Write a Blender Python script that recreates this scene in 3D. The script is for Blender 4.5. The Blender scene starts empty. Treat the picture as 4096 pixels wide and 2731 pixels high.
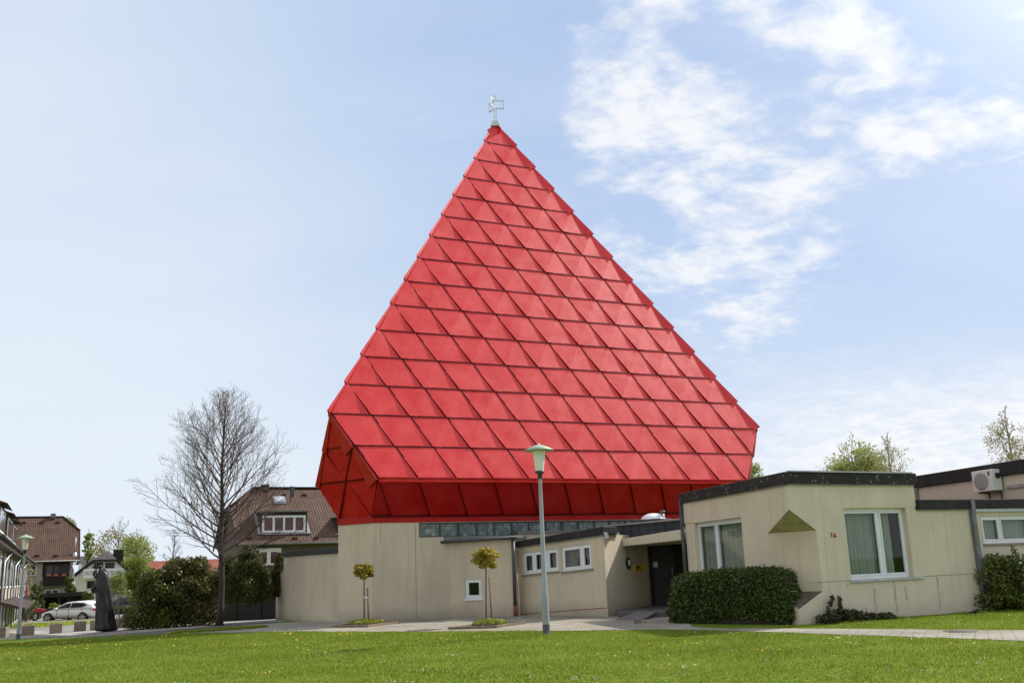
import bpy, bmesh, math, random
import numpy as np
from mathutils import Vector, Matrix
random.seed(7); rng = np.random.default_rng(11)
S = bpy.context.scene
COL = S.collection
PI = math.pi

# ------------------------------------------------------------------ camera geometry (surveyed from the photograph)
PITCH, ROLL, FPX = .2281, -.0366, 3870.99
EYE = np.array([0, 0, 1.5])
_f = np.array([0, math.cos(PITCH), math.sin(PITCH)]); _u = np.array([0, -math.sin(PITCH), math.cos(PITCH)]); _x = np.array([1., 0, 0])
CR = math.cos(ROLL) * _x + math.sin(ROLL) * _u
CU = -math.sin(ROLL) * _x + math.cos(ROLL) * _u
def bearing(px, py): return CR * (px - 2048) / FPX - CU * (py - 1365.5) / FPX + _f
def survey(px, py, Y):                 # point seen along a bearing at a given distance
    d = bearing(px, py); return EYE + d * (Y / d[1])
def terrain(x, y):                     # the site falls gently away to the north-west
    t = .5 * (y - x) - 18
    s = 0 if t < -3 else (t if t > 3 else (t + 3) ** 2 / 12)
    return -2.2 * (1 - math.exp(-.024 * s))
def ground(px, py):
    d = bearing(px, py); lo, hi = 5., 400.
    for _ in range(50):
        m = (lo + hi) / 2; q = EYE + d * m
        if q[2] > terrain(q[0], q[1]): lo = m
        else: hi = m
    return EYE + d * lo
def on_wall(px, py, P, az):
    d = bearing(px, py); n = np.array([-math.sin(az), math.cos(az), 0])
    return EYE + d * (float((np.array(P) - EYE) @ n) / float(d @ n))
def crop(x0, y0, s): return lambda a, b: (x0 + a / s, y0 + b / s)
c3 = crop(1050, 1900, 1.28); c4 = crop(1600, 1950, 1.12); c5 = crop(2600, 1800, 1.12); c6 = crop(3200, 1600, .896)
cR = crop(3500, 1600, 1.4933); cD = crop(2350, 2050, 1.792); cS = crop(280, 2150, 2.1333); cL = crop(0, 2000, 1.4933)
cH = crop(880, 1900, 1.4933); cT = crop(400, 1450, .779); cE = crop(0, 2000, 1.7227); cB = crop(440, 2200, 1.92)
def G(p): return ground(*p)
def V(p): return np.array(p, float)
def G2(x, y, dz=0): return np.array([x, y, terrain(x, y) + dz])

# ------------------------------------------------------------------ materials
def new_mat(name):
    m = bpy.data.materials.new(name); m.use_nodes = True
    return m, m.node_tree.nodes, m.node_tree.links, m.node_tree.nodes['Principled BSDF']
def node(N, t, **k):
    n = N.new(t)
    for a, b in k.items():
        if a.startswith('i_'): n.inputs[a[2:].replace('_', ' ')].default_value = b
        else: setattr(n, a, b)
    return n
def c4_(c): return (c[0], c[1], c[2], 1)
def ramp(N, stops):
    r = N.new('ShaderNodeValToRGB'); el = r.color_ramp.elements
    while len(el) < len(stops): el.new(.5)
    for e, (p, c) in zip(el, stops): e.position = p; e.color = c4_(c) if len(c) == 3 else c
    return r
def mix(N, L, fac, a, b, mode='MIX'):
    m = N.new('ShaderNodeMix'); m.data_type = 'RGBA'; m.blend_type = mode
    for s, v in ((m.inputs[0], fac), (m.inputs[6], a), (m.inputs[7], b)):
        if hasattr(v, 'is_linked') or hasattr(v, 'links'): L.new(v, s)
        elif isinstance(v, (int, float)): s.default_value = v
        else: s.default_value = c4_(v)
    return m.outputs[2]
def rough_mat(name, col, rough=.7, var=.25, scale=3., bump=.0, bscale=30., metallic=0., stretch=(1, 1, 1), col2=None, spec=.5):
    m, N, L, B = new_mat(name)
    tc = N.new('ShaderNodeTexCoord'); mp = N.new('ShaderNodeMapping'); mp.inputs[3].default_value = stretch
    L.new(tc.outputs['Object'], mp.inputs[0])
    n1 = node(N, 'ShaderNodeTexNoise', i_Scale=scale, i_Detail=6., i_Roughness=.62); L.new(mp.outputs[0], n1.inputs['Vector'])
    lo = tuple(c * (1 - var) for c in col) if col2 is None else col2
    hi = tuple(min(1, c * (1 + var)) for c in col) if col2 is None else col
    r = ramp(N, [(.3, lo), (.7, hi)]); L.new(n1.outputs[0], r.inputs[0]); L.new(r.outputs[0], B.inputs['Base Color'])
    B.inputs['Roughness'].default_value = rough; B.inputs['Metallic'].default_value = metallic
    B.inputs['Specular IOR Level'].default_value = spec
    if bump:
        n2 = node(N, 'ShaderNodeTexNoise', i_Scale=bscale, i_Detail=4.); L.new(mp.outputs[0], n2.inputs['Vector'])
        b = node(N, 'ShaderNodeBump', i_Strength=bump, i_Distance=.02); L.new(n2.outputs[0], b.inputs['Height']); L.new(b.outputs[0], B.inputs['Normal'])
    return m
def leaf_mat(name, dark, light, trans=.3, rough=.55, third=None, pos_scale=.8):
    m, N, L, B = new_mat(name)
    g = N.new('ShaderNodeNewGeometry')
    tc = N.new('ShaderNodeTexCoord'); n1 = node(N, 'ShaderNodeTexNoise', i_Scale=pos_scale, i_Detail=4.); L.new(tc.outputs['Object'], n1.inputs['Vector'])
    a = node(N, 'ShaderNodeMath', operation='MULTIPLY_ADD'); a.inputs[1].default_value = .55; L.new(g.outputs['Random Per Island'], a.inputs[0])
    b = node(N, 'ShaderNodeMath', operation='MULTIPLY'); b.inputs[1].default_value = .55; L.new(n1.outputs[0], b.inputs[0]); L.new(b.outputs[0], a.inputs[2])
    st = [(.22, dark), (.8, light)]
    if third: st.append((.93, third))
    r = ramp(N, st); L.new(a.outputs[0], r.inputs[0])
    L.new(r.outputs[0], B.inputs['Base Color']); B.inputs['Roughness'].default_value = rough; B.inputs['Specular IOR Level'].default_value = .35
    t = N.new('ShaderNodeBsdfTranslucent'); L.new(r.outputs[0], t.inputs[0])
    mx = N.new('ShaderNodeMixShader'); mx.inputs[0].default_value = trans
    L.new(B.outputs[0], mx.inputs[1]); L.new(t.outputs[0], mx.inputs[2]); L.new(mx.outputs[0], N['Material Output'].inputs[0])
    return m

MT = {}
# painted concrete walls: vertical board marks, runs, damp foot
def wall_mat(name, col, stain=(.16, .14, .10), damp=.45):
    m, N, L, B = new_mat(name)
    tc = N.new('ShaderNodeTexCoord')
    mp = N.new('ShaderNodeMapping'); mp.inputs[3].default_value = (6, 6, .35); L.new(tc.outputs['Object'], mp.inputs[0])
    n1 = node(N, 'ShaderNodeTexNoise', i_Scale=1.2, i_Detail=7., i_Roughness=.65); L.new(mp.outputs[0], n1.inputs['Vector'])
    n2 = node(N, 'ShaderNodeTexNoise', i_Scale=.7, i_Detail=5., i_Roughness=.6); L.new(tc.outputs['Object'], n2.inputs['Vector'])
    n3 = node(N, 'ShaderNodeTexNoise', i_Scale=34., i_Detail=3.); L.new(tc.outputs['Object'], n3.inputs['Vector'])
    r1 = ramp(N, [(.3, tuple(c * .86 for c in col)), (.62, col)]); L.new(n2.outputs[0], r1.inputs[0])
    r2 = ramp(N, [(.50, (0, 0, 0)), (.85, (.30, .30, .30))]); L.new(n1.outputs[0], r2.inputs[0])
    c = mix(N, L, r2.outputs[0], r1.outputs[0], stain)
    sx = N.new('ShaderNodeSeparateXYZ'); L.new(tc.outputs['Object'], sx.inputs[0])
    ad = node(N, 'ShaderNodeMath', operation='MULTIPLY_ADD'); ad.inputs[1].default_value = .9; L.new(n2.outputs[0], ad.inputs[0])
    ng = node(N, 'ShaderNodeMath', operation='MULTIPLY'); ng.inputs[1].default_value = -1.1; L.new(sx.outputs[2], ng.inputs[0]); L.new(ng.outputs[0], ad.inputs[2])
    r3 = ramp(N, [(.0, (0, 0, 0)), (.6, (damp, damp, damp))]); L.new(ad.outputs[0], r3.inputs[0])
    c = mix(N, L, r3.outputs[0], c, tuple(s * 1.15 for s in stain))
    sp = ramp(N, [(.25, (.9, .9, .9)), (.6, (1, 1, 1))]); L.new(n3.outputs[0], sp.inputs[0])
    c = mix(N, L, 1., c, sp.outputs[0], 'MULTIPLY')
    L.new(c, B.inputs['Base Color']); B.inputs['Roughness'].default_value = .85; B.inputs['Specular IOR Level'].default_value = .2
    # board marks
    md = node(N, 'ShaderNodeMath', operation='ADD'); L.new(sx.outputs[0], md.inputs[0]); L.new(sx.outputs[1], md.inputs[1])
    w = node(N, 'ShaderNodeMath', operation='MULTIPLY'); w.inputs[1].default_value = 52.; L.new(md.outputs[0], w.inputs[0])
    sn = node(N, 'ShaderNodeMath', operation='SINE'); L.new(w.outputs[0], sn.inputs[0])
    ad2 = node(N, 'ShaderNodeMath', operation='MULTIPLY_ADD'); ad2.inputs[1].default_value = 1.5; L.new(n3.outputs[0], ad2.inputs[0]); L.new(sn.outputs[0], ad2.inputs[2])
    bp = node(N, 'ShaderNodeBump', i_Strength=.16, i_Distance=.005); L.new(ad2.outputs[0], bp.inputs['Height']); L.new(bp.outputs[0], B.inputs['Normal'])
    return m
MT['wall'] = wall_mat('painted_concrete', (.625, .53, .385), damp=.65)
MT['wall2'] = wall_mat('painted_concrete_warm', (.70, .605, .46), damp=.35)
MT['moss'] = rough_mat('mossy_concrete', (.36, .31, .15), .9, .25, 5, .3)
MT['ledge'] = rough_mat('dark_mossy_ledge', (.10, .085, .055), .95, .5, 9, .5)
MT['joint'] = rough_mat('joint_filler', (.29, .26, .205), .9, .2, 6)
MT['patch'] = rough_mat('filler_patch', (.42, .385, .315), .9, .2, 6)
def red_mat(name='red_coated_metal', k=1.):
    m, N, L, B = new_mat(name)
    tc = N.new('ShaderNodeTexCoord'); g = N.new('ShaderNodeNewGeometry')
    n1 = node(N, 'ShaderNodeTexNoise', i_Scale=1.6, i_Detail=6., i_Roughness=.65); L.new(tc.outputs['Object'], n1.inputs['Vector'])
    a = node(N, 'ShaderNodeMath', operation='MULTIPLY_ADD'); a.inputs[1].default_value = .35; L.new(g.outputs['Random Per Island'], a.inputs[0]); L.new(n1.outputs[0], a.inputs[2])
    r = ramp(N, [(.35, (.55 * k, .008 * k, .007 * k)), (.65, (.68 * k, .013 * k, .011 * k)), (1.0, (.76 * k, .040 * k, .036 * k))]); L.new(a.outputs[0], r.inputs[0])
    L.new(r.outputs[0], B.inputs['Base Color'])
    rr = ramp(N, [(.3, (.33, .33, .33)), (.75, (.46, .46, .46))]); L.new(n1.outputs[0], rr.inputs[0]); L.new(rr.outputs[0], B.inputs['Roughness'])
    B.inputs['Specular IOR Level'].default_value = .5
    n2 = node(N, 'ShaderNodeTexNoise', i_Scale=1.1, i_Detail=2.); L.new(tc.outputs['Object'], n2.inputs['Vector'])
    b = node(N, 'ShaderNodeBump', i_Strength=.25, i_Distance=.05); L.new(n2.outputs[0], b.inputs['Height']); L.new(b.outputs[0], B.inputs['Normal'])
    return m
MT['red'] = red_mat(); MT['red_shade'] = red_mat('shade_darkened_red_metal', .52); MT['red_lip'] = red_mat('shade_darkened_sheet_edge', .15); MT['red_shade'].node_tree.nodes['Principled BSDF'].inputs['Specular IOR Level'].default_value = .12; MT['red_lip'].node_tree.nodes['Principled BSDF'].inputs['Specular IOR Level'].default_value = .15  # darker copies of the roof red: underside and edge shade put into the colour
MT['red_facet'] = red_mat('shaded_red_metal', .70); MT['red_facet'].node_tree.nodes['Principled BSDF'].inputs['Specular IOR Level'].default_value = .2  # roof red darkened, the shade of the corners put into its colour
MT['red_cap'] = red_mat('red_hip_metal', .66)  # same red at a lower tone, hip shade put into the colour
MT['steel'] = rough_mat('brushed_steel', (.62, .63, .60), .35, .12, 4, metallic=.7)
MT['cap'] = rough_mat('grey_green_cap', (.5, .55, .5), .5, .1, 4)
MT['bitumen'] = rough_mat('weathered_dark_fascia', (.035, .031, .028), .9, .45, 2.5, .5, 14, stretch=(2, 2, .6), col2=(.014, .012, .011))
def lichen(m):
    N, L = m.node_tree.nodes, m.node_tree.links; B = N['Principled BSDF']
    src = B.inputs['Base Color'].links[0].from_socket
    tc = N.new('ShaderNodeTexCoord'); v = node(N, 'ShaderNodeTexVoronoi', i_Scale=7.5); L.new(tc.outputs['Object'], v.inputs['Vector'])
    n = node(N, 'ShaderNodeTexNoise', i_Scale=1.3, i_Detail=3.); L.new(tc.outputs['Object'], n.inputs['Vector'])
    a = node(N, 'ShaderNodeMath', operation='MULTIPLY_ADD'); a.inputs[1].default_value = -.35; L.new(n.outputs[0], a.inputs[0]); L.new(v.outputs['Distance'], a.inputs[2])
    r = ramp(N, [(-.03, (.7, .7, .7)), (.012, (0, 0, 0))]); L.new(a.outputs[0], r.inputs[0])
    L.new(mix(N, L, r.outputs[0], src, (.3, .3, .26)), B.inputs['Base Color'])
MT['bitumen_lichen'] = rough_mat('lichen_spotted_fascia', (.035, .031, .028), .9, .45, 2.5, .5, 14, col2=(.014, .012, .011)); lichen(MT['bitumen_lichen'])
MT['lead'] = rough_mat('grey_zinc_flashing', (.16, .165, .17), .5, .3, 3, metallic=.4)
MT['zinc'] = rough_mat('light_zinc', (.42, .44, .46), .45, .2, 4, metallic=.5)
MT['roof_felt'] = rough_mat('roofing_felt', (.12, .12, .115), .95, .3, 2, .3)
MT['pvc'] = rough_mat('white_window_frame', (.74, .75, .76), .4, .06, 3)
MT['darkpipe'] = rough_mat('dark_grey_pipe', (.055, .057, .06), .5, .2, 4)
MT['rustpipe'] = rough_mat('reddish_pipe_foot', (.2, .05, .035), .7, .3, 6)
MT['sill'] = rough_mat('brownish_grey_sill', (.26, .23, .2), .7, .2, 5)
MT['concrete'] = rough_mat('exposed_aggregate', (.25, .2, .155), .95, .35, 14, .9, 60)
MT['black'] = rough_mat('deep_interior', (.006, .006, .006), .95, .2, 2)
MT['darkwood'] = rough_mat('dark_stained_wood', (.018, .013, .010), .8, .4, 6, .4, 20, stretch=(1, 1, 4))
MT['brownwood'] = rough_mat('brown_timber', (.045, .022, .016), .75, .3, 5)
MT['timber'] = rough_mat('weathered_timber', (.2, .15, .1), .9, .3, 6, .4, 30)
MT['paper'] = rough_mat('paper', (.7, .71, .68), .8, .04, 5)
MT['yellow'] = rough_mat('yellow_enamel', (.80, .50, .01), .45, .05, 3)
MT['ink'] = rough_mat('black_print', (.012, .012, .012), .6, .1, 3)
MT['rednum'] = rough_mat('red_numerals', (.42, .05, .03), .5, .1, 3)
MT['pole'] = rough_mat('grey_painted_pole', (.30, .325, .335), .55, .15, 5, stretch=(1, 1, .4))
MT['polefoot'] = rough_mat('soiled_pole_foot', (.10, .115, .125), .8, .5, 7)
MT['lantern'] = rough_mat('frosted_glass', (.76, .76, .66), .35, .05, 4)
MT['hat'] = rough_mat('pale_green_enamel', (.36, .47, .33), .5, .15, 5)
MT['bronze'] = rough_mat('dark_patinated_bronze', (.036, .032, .030), .42, .4, 3, .35, 9, metallic=.4, col2=(.014, .013, .0125))
MT['render'] = rough_mat('white_render', (.86, .86, .85), .9, .06, 1.5)
MT['shade_render'] = rough_mat('shade_darkened_render', (.12, .09, .068), .9, .15, 1.2)  # house render darkened, the shade below the eave put into its colour
MT['beige'] = rough_mat('beige_render', (.47, .43, .36), .9, .1, 1.2)
MT['cream'] = rough_mat('cream_panel', (.42, .38, .31), .8, .1, 1.2)
MT['whitewood'] = rough_mat('white_timber', (.72, .73, .74), .6, .05, 3)
MT['carpaint'] = rough_mat('white_car_paint', (.88, .88, .87), .3, .02, 2)
MT['darkpaint'] = rough_mat('dark_blue_car_paint', (.03, .035, .05), .25, .05, 2)
MT['tyre'] = rough_mat('rubber', (.012, .012, .012), .85, .2, 8)
MT['alloy'] = rough_mat('alloy', (.6, .61, .62), .3, .05, 3, metallic=.6)
MT['lamp_lens'] = rough_mat('lamp_lens', (.5, .52, .54), .15, .05, 5)
MT['tail_lens'] = rough_mat('tail_lens', (.4, .01, .01), .2, .05, 5)
MT['motored'] = rough_mat('red_fairing', (.32, .012, .015), .3, .1, 5)
MT['plastic'] = rough_mat('offwhite_casing', (.72, .70, .62), .5, .05, 3)
MT['grille'] = rough_mat('grey_grille', (.30, .29, .26), .7, .2, 40)
MT['dome'] = rough_mat('white_acrylic', (.85, .85, .84), .25, .03, 3)
MT['bark'] = rough_mat('bark', (.055, .045, .035), .95, .45, 9, .8, 40, stretch=(1, 1, .25))
MT['twig'] = rough_mat('twig_bark', (.115, .085, .065), .9, .25, 3)
MT['birch'] = rough_mat('pale_bark', (.33, .28, .23), .9, .4, 5)
MT['soil'] = rough_mat('dark_soil', (.04, .03, .02), 1, .5, 9, .6)
MT['iron'] = rough_mat('cast_iron', (.08, .075, .07), .8, .3, 20, .5, 60)
MT['feather'] = rough_mat('black_plumage', (.012, .011, .011), .7, .2, 20)
MT['beak'] = rough_mat('orange_beak', (.6, .25, .02), .5, .05, 20)
MT['brick_red'] = rough_mat('brick_red_tiles', (.40, .12, .075), .8, .2, 4)

def glass_mat(name, tint, refl=.035):
    m, N, L, B = new_mat(name)
    t = N.new('ShaderNodeBsdfTransparent'); t.inputs[0].default_value = c4_(tint)
    g = N.new('ShaderNodeBsdfGlossy'); g.inputs['Roughness'].default_value = .02; g.inputs[0].default_value = (.9, .95, 1, 1)
    lw_ = N.new('ShaderNodeLayerWeight'); lw_.inputs[0].default_value = .5; lw = node(N, 'ShaderNodeMath', operation='POWER'); lw.inputs[1].default_value = 4.; L.new(lw_.outputs['Facing'], lw.inputs[0])
    a = node(N, 'ShaderNodeMath', operation='ADD'); a.inputs[1].default_value = refl; L.new(lw.outputs[0], a.inputs[0])
    mx = N.new('ShaderNodeMixShader'); L.new(a.outputs[0], mx.inputs[0]); L.new(t.outputs[0], mx.inputs[1]); L.new(g.outputs[0], mx.inputs[2])
    L.new(mx.outputs[0], N['Material Output'].inputs[0]); return m
MT['glass'] = glass_mat('window_glass', (.72, .76, .74))
def simple_glass(name, col):
    m, N, L, B = new_mat(name); B.inputs['Base Color'].default_value = c4_(col); B.inputs['Roughness'].default_value = .06
    tc = N.new('ShaderNodeTexCoord'); n = node(N, 'ShaderNodeTexNoise', i_Scale=2.); L.new(tc.outputs['Object'], n.inputs['Vector'])
    r = ramp(N, [(.3, tuple(c * .6 for c in col)), (.7, tuple(c * 1.5 for c in col))]); L.new(n.outputs[0], r.inputs[0]); L.new(r.outputs[0], B.inputs['Base Color'])
    return m
MT['darkglass'] = simple_glass('dark_window_glass', (.022, .026, .03))
MT['redglass'] = simple_glass('window_with_red_curtain', (.075, .018, .02))
MT['curtain'] = rough_mat('grey_green_curtain', (.40, .44, .35), .95, .15, 2, stretch=(8, 8, .3))
MT['curtain2'] = rough_mat('tan_curtain', (.42, .30, .2), .95, .2, 2, stretch=(8, 8, .3))
MT['blind'] = rough_mat('grey_olive_blind', (.26, .235, .17), .9, .12, 1)

def stained_mat():
    m, N, L, B = new_mat('leaded_clerestory_glass')
    tc = N.new('ShaderNodeTexCoord'); uv = tc.outputs['UV']
    sep = N.new('ShaderNodeSeparateXYZ'); L.new(uv, sep.inputs[0])
    def fr(sock, k, off=0):
        a = node(N, 'ShaderNodeMath', operation='MULTIPLY_ADD'); a.inputs[1].default_value = k; a.inputs[2].default_value = off; L.new(sock, a.inputs[0])
        b = node(N, 'ShaderNodeMath', operation='FRACT'); L.new(a.outputs[0], b.inputs[0])
        c = node(N, 'ShaderNodeMath', operation='SUBTRACT'); c.inputs[1].default_value = .5; L.new(b.outputs[0], c.inputs[0])
        d = node(N, 'ShaderNodeMath', operation='ABSOLUTE'); L.new(c.outputs[0], d.inputs[0]); return d.outputs[0]
    su = node(N, 'ShaderNodeMath', operation='ADD'); L.new(sep.outputs[0], su.inputs[0]); L.new(sep.outputs[1], su.inputs[1])
    di = node(N, 'ShaderNodeMath', operation='SUBTRACT'); L.new(sep.outputs[0], di.inputs[0]); L.new(sep.outputs[1], di.inputs[1])
    ls = [fr(sep.outputs[0], 6.25), fr(sep.outputs[1], 6.25), fr(su.outputs[0], 3.125), fr(di.outputs[0], 3.125, .25)]
    acc = ls[0]
    for s in ls[1:]:
        mx = node(N, 'ShaderNodeMath', operation='MAXIMUM'); L.new(acc, mx.inputs[0]); L.new(s, mx.inputs[1]); acc = mx.outputs[0]
    vor = node(N, 'ShaderNodeTexVoronoi', i_Scale=7.); L.new(uv, vor.inputs['Vector'])
    rc = ramp(N, [(.1, (.09, .12, .115)), (.5, (.15, .19, .18)), (.9, (.25, .30, .28))])
    bw = N.new('ShaderNodeSeparateColor'); L.new(vor.outputs['Color'], bw.inputs[0]); L.new(bw.outputs[0], rc.inputs[0])
    rl = ramp(N, [(.455, (0, 0, 0)), (.48, (1, 1, 1))]); L.new(acc, rl.inputs[0])
    L.new(mix(N, L, rl.outputs[0], rc.outputs[0], (.075, .085, .08)), B.inputs['Base Color'])
    B.inputs['Roughness'].default_value = .25
    return m
MT['stained'] = stained_mat()

def tile_mat(name, col, dark, rowh=.34, colw=.22):
    m, N, L, B = new_mat(name)
    tc = N.new('ShaderNodeTexCoord'); sep = N.new('ShaderNodeSeparateXYZ'); L.new(tc.outputs['UV'], sep.inputs[0])
    def saw(sock, k):
        a = node(N, 'ShaderNodeMath', operation='MULTIPLY'); a.inputs[1].default_value = 1 / k; L.new(sock, a.inputs[0])
        b = node(N, 'ShaderNodeMath', operation='FRACT'); L.new(a.outputs[0], b.inputs[0]); return b.outputs[0]
    u, v = saw(sep.outputs[0], colw), saw(sep.outputs[1], rowh)
    sn = node(N, 'ShaderNodeMath', operation='PINGPONG'); sn.inputs[1].default_value = .5; L.new(u, sn.inputs[0])
    br = N.new('ShaderNodeTexBrick'); br.offset = 0; br.inputs['Scale'].default_value = 1.; br.inputs['Brick Width'].default_value = colw; br.inputs['Row Height'].default_value = rowh
    br.inputs['Mortar Size'].default_value = .0; br.inputs['Color1'].default_value = c4_(col); br.inputs['Color2'].default_value = c4_(tuple(c * .84 for c in col)); L.new(tc.outputs['UV'], br.inputs['Vector'])
    n = node(N, 'ShaderNodeTexNoise', i_Scale=1.1, i_Detail=5.); L.new(tc.outputs['UV'], n.inputs['Vector'])
    rn = ramp(N, [(.3, (.72, .72, .72)), (.7, (1.15, 1.12, 1.1))]); L.new(n.outputs[0], rn.inputs[0])
    c = mix(N, L, 1., br.outputs[0], rn.outputs[0], 'MULTIPLY')
    rv = ramp(N, [(.0, (.25, .25, .25)), (.16, (1, 1, 1))]); L.new(v, rv.inputs[0])
    ru = ramp(N, [(.04, (.62, .62, .62)), (.2, (1, 1, 1))]); L.new(sn.outputs[0], ru.inputs[0])
    c = mix(N, L, 1., c, rv.outputs[0], 'MULTIPLY'); c = mix(N, L, 1., c, ru.outputs[0], 'MULTIPLY')
    L.new(c, B.inputs['Base Color']); B.inputs['Roughness'].default_value = .75; B.inputs['Specular IOR Level'].default_value = .3
    h = node(N, 'ShaderNodeMath', operation='MULTIPLY_ADD'); h.inputs[1].default_value = -.7; L.new(v, h.inputs[0]); L.new(sn.outputs[0], h.inputs[2])
    b = node(N, 'ShaderNodeBump', i_Strength=.8, i_Distance=.06); L.new(h.outputs[0], b.inputs['Height']); L.new(b.outputs[0], B.inputs['Normal'])
    return m
MT['tiles'] = tile_mat('brown_roof_tiles', (.125, .072, .045), None)
MT['tiles_grey'] = tile_mat('dark_grey_roof_tiles', (.09, .075, .07), None)
MT['tiles_red'] = tile_mat('red_roof_tiles', (.32, .09, .05), None)
MT['slate'] = tile_mat('slate_shingles', (.05, .053, .06), None, .12, .3)

def paver_mat():
    m, N, L, B = new_mat('concrete_pavers')
    tc = N.new('ShaderNodeTexCoord'); mp = N.new('ShaderNodeMapping'); mp.inputs[2].default_value = (0, 0, .42); L.new(tc.outputs['Object'], mp.inputs[0])
    br = N.new('ShaderNodeTexBrick'); br.inputs['Scale'].default_value = 1; br.inputs['Brick Width'].default_value = .42; br.inputs['Row Height'].default_value = .21
    br.inputs['Mortar Size'].default_value = .012; br.inputs['Color1'].default_value = (.38, .35, .29, 1); br.inputs['Color2'].default_value = (.31, .285, .235, 1); br.inputs['Mortar'].default_value = (.17, .155, .12, 1)
    L.new(mp.outputs[0], br.inputs['Vector'])
    n = node(N, 'ShaderNodeTexNoise', i_Scale=.6, i_Detail=8., i_Roughness=.7); L.new(tc.outputs['Object'], n.inputs['Vector'])
    r = ramp(N, [(.30, (.56, .56, .53)), (.62, (1.06, 1.04, 1.0))]); L.new(n.outputs[0], r.inputs[0])
    n2 = node(N, 'ShaderNodeTexNoise', i_Scale=22., i_Detail=3.); L.new(tc.outputs['Object'], n2.inputs['Vector'])
    r2 = ramp(N, [(.3, (.86, .86, .86)), (.7, (1.08, 1.08, 1.08))]); L.new(n2.outputs[0], r2.inputs[0])
    c = mix(N, L, 1., br.outputs[0], r.outputs[0], 'MULTIPLY'); c = mix(N, L, 1., c, r2.outputs[0], 'MULTIPLY')
    L.new(c, B.inputs['Base Color']); B.inputs['Roughness'].default_value = .9; B.inputs['Specular IOR Level'].default_value = .25
    b = node(N, 'ShaderNodeBump', i_Strength=.4, i_Distance=.008); L.new(br.outputs[1], b.inputs['Height']); b.invert = True; L.new(b.outputs[0], B.inputs['Normal'])
    return m
MT['pavers'] = paver_mat()
MT['asphalt'] = rough_mat('asphalt', (.10, .092, .085), .9, .25, 1.3, .4, 90, col2=(.065, .06, .056))
MT['footway'] = rough_mat('pale_footway', (.34, .32, .28), .9, .15, 1.2, .2, 60)
MT['roadway'] = rough_mat('grey_roadway', (.23, .22, .205), .9, .15, .7, .2, 60)
def lawn_mat():
    m, N, L, B = new_mat('lawn_turf')
    tc = N.new('ShaderNodeTexCoord')
    n = node(N, 'ShaderNodeTexNoise', i_Scale=.45, i_Detail=8., i_Roughness=.7); L.new(tc.outputs['Object'], n.inputs['Vector'])
    n2 = node(N, 'ShaderNodeTexNoise', i_Scale=9., i_Detail=6., i_Roughness=.7); L.new(tc.outputs['Object'], n2.inputs['Vector'])
    r = ramp(N, [(.3, (.095, .145, .012)), (.55, (.14, .20, .02)), (.75, (.19, .235, .035))]); L.new(n.outputs[0], r.inputs[0])
    r2 = ramp(N, [(.3, (.6, .6, .6)), (.7, (1.25, 1.25, 1.2))]); L.new(n2.outputs[0], r2.inputs[0])
    L.new(mix(N, L, 1., r.outputs[0], r2.outputs[0], 'MULTIPLY'), B.inputs['Base Color']); B.inputs['Roughness'].default_value = .95; B.inputs['Specular IOR Level'].default_value = .1
    b = node(N, 'ShaderNodeBump', i_Strength=.6, i_Distance=.05); L.new(n2.outputs[0], b.inputs['Height']); L.new(b.outputs[0], B.inputs['Normal'])
    return m
MT['lawn'] = lawn_mat()
MT['grass'] = leaf_mat('grass_blades', (.100, .160, .010), (.285, .345, .030), .40, .6, (.46, .42, .12), .38)
MT['dandelion'] = leaf_mat('dandelion_yellow', (.75, .42, .005), (.85, .55, .01), .15)
MT['daisy'] = leaf_mat('daisy_white', (.75, .75, .72), (.85, .85, .82), .15)
MT['hedge'] = leaf_mat('clipped_hedge_leaves', (.020, .036, .008), (.11, .165, .026), .28, .5, (.22, .16, .05), 1.3)
MT['hedge_far'] = leaf_mat('far_hedge_leaves', (.03, .055, .012), (.12, .17, .04), .3)
MT['dark_shrub'] = leaf_mat('dark_shrub_leaves', (.036, .044, .011), (.21, .205, .06), .3, .42, (.28, .25, .11), 1.1)
MT['conifer'] = leaf_mat('conifer_leaves', (.022, .036, .009), (.17, .18, .04), .3, .6, None, 1.2)
MT['willow'] = leaf_mat('pale_green_leaves', (.13, .18, .03), (.30, .36, .06), .45)
MT['spring'] = leaf_mat('spring_leaves', (.18, .22, .05), (.42, .46, .14), .45)
MT['bud'] = leaf_mat('budding_leaves', (.22, .20, .08), (.42, .38, .18), .4)
MT['bronze_leaf'] = leaf_mat('bronze_green_leaves', (.20, .185, .026), (.56, .45, .085), .5, .5, (.46, .22, .06), 3.)
MT['bed_plant'] = leaf_mat('yellow_green_bedding', (.12, .17, .02), (.42, .42, .04), .35, .5, (.75, .52, .02))
MT['bush_r'] = leaf_mat('garden_bush_leaves', (.03, .046, .010), (.17, .20, .035), .3, .45, (.32, .33, .07), 1.4)
MT['ivy'] = leaf_mat('ivy_leaves', (.022, .026, .011), (.085, .085, .035), .15, .45, (.17, .10, .05), 3)
MT['blossom'] = leaf_mat('pink_blossom', (.30, .15, .13), (.6, .35, .32), .4)

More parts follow.
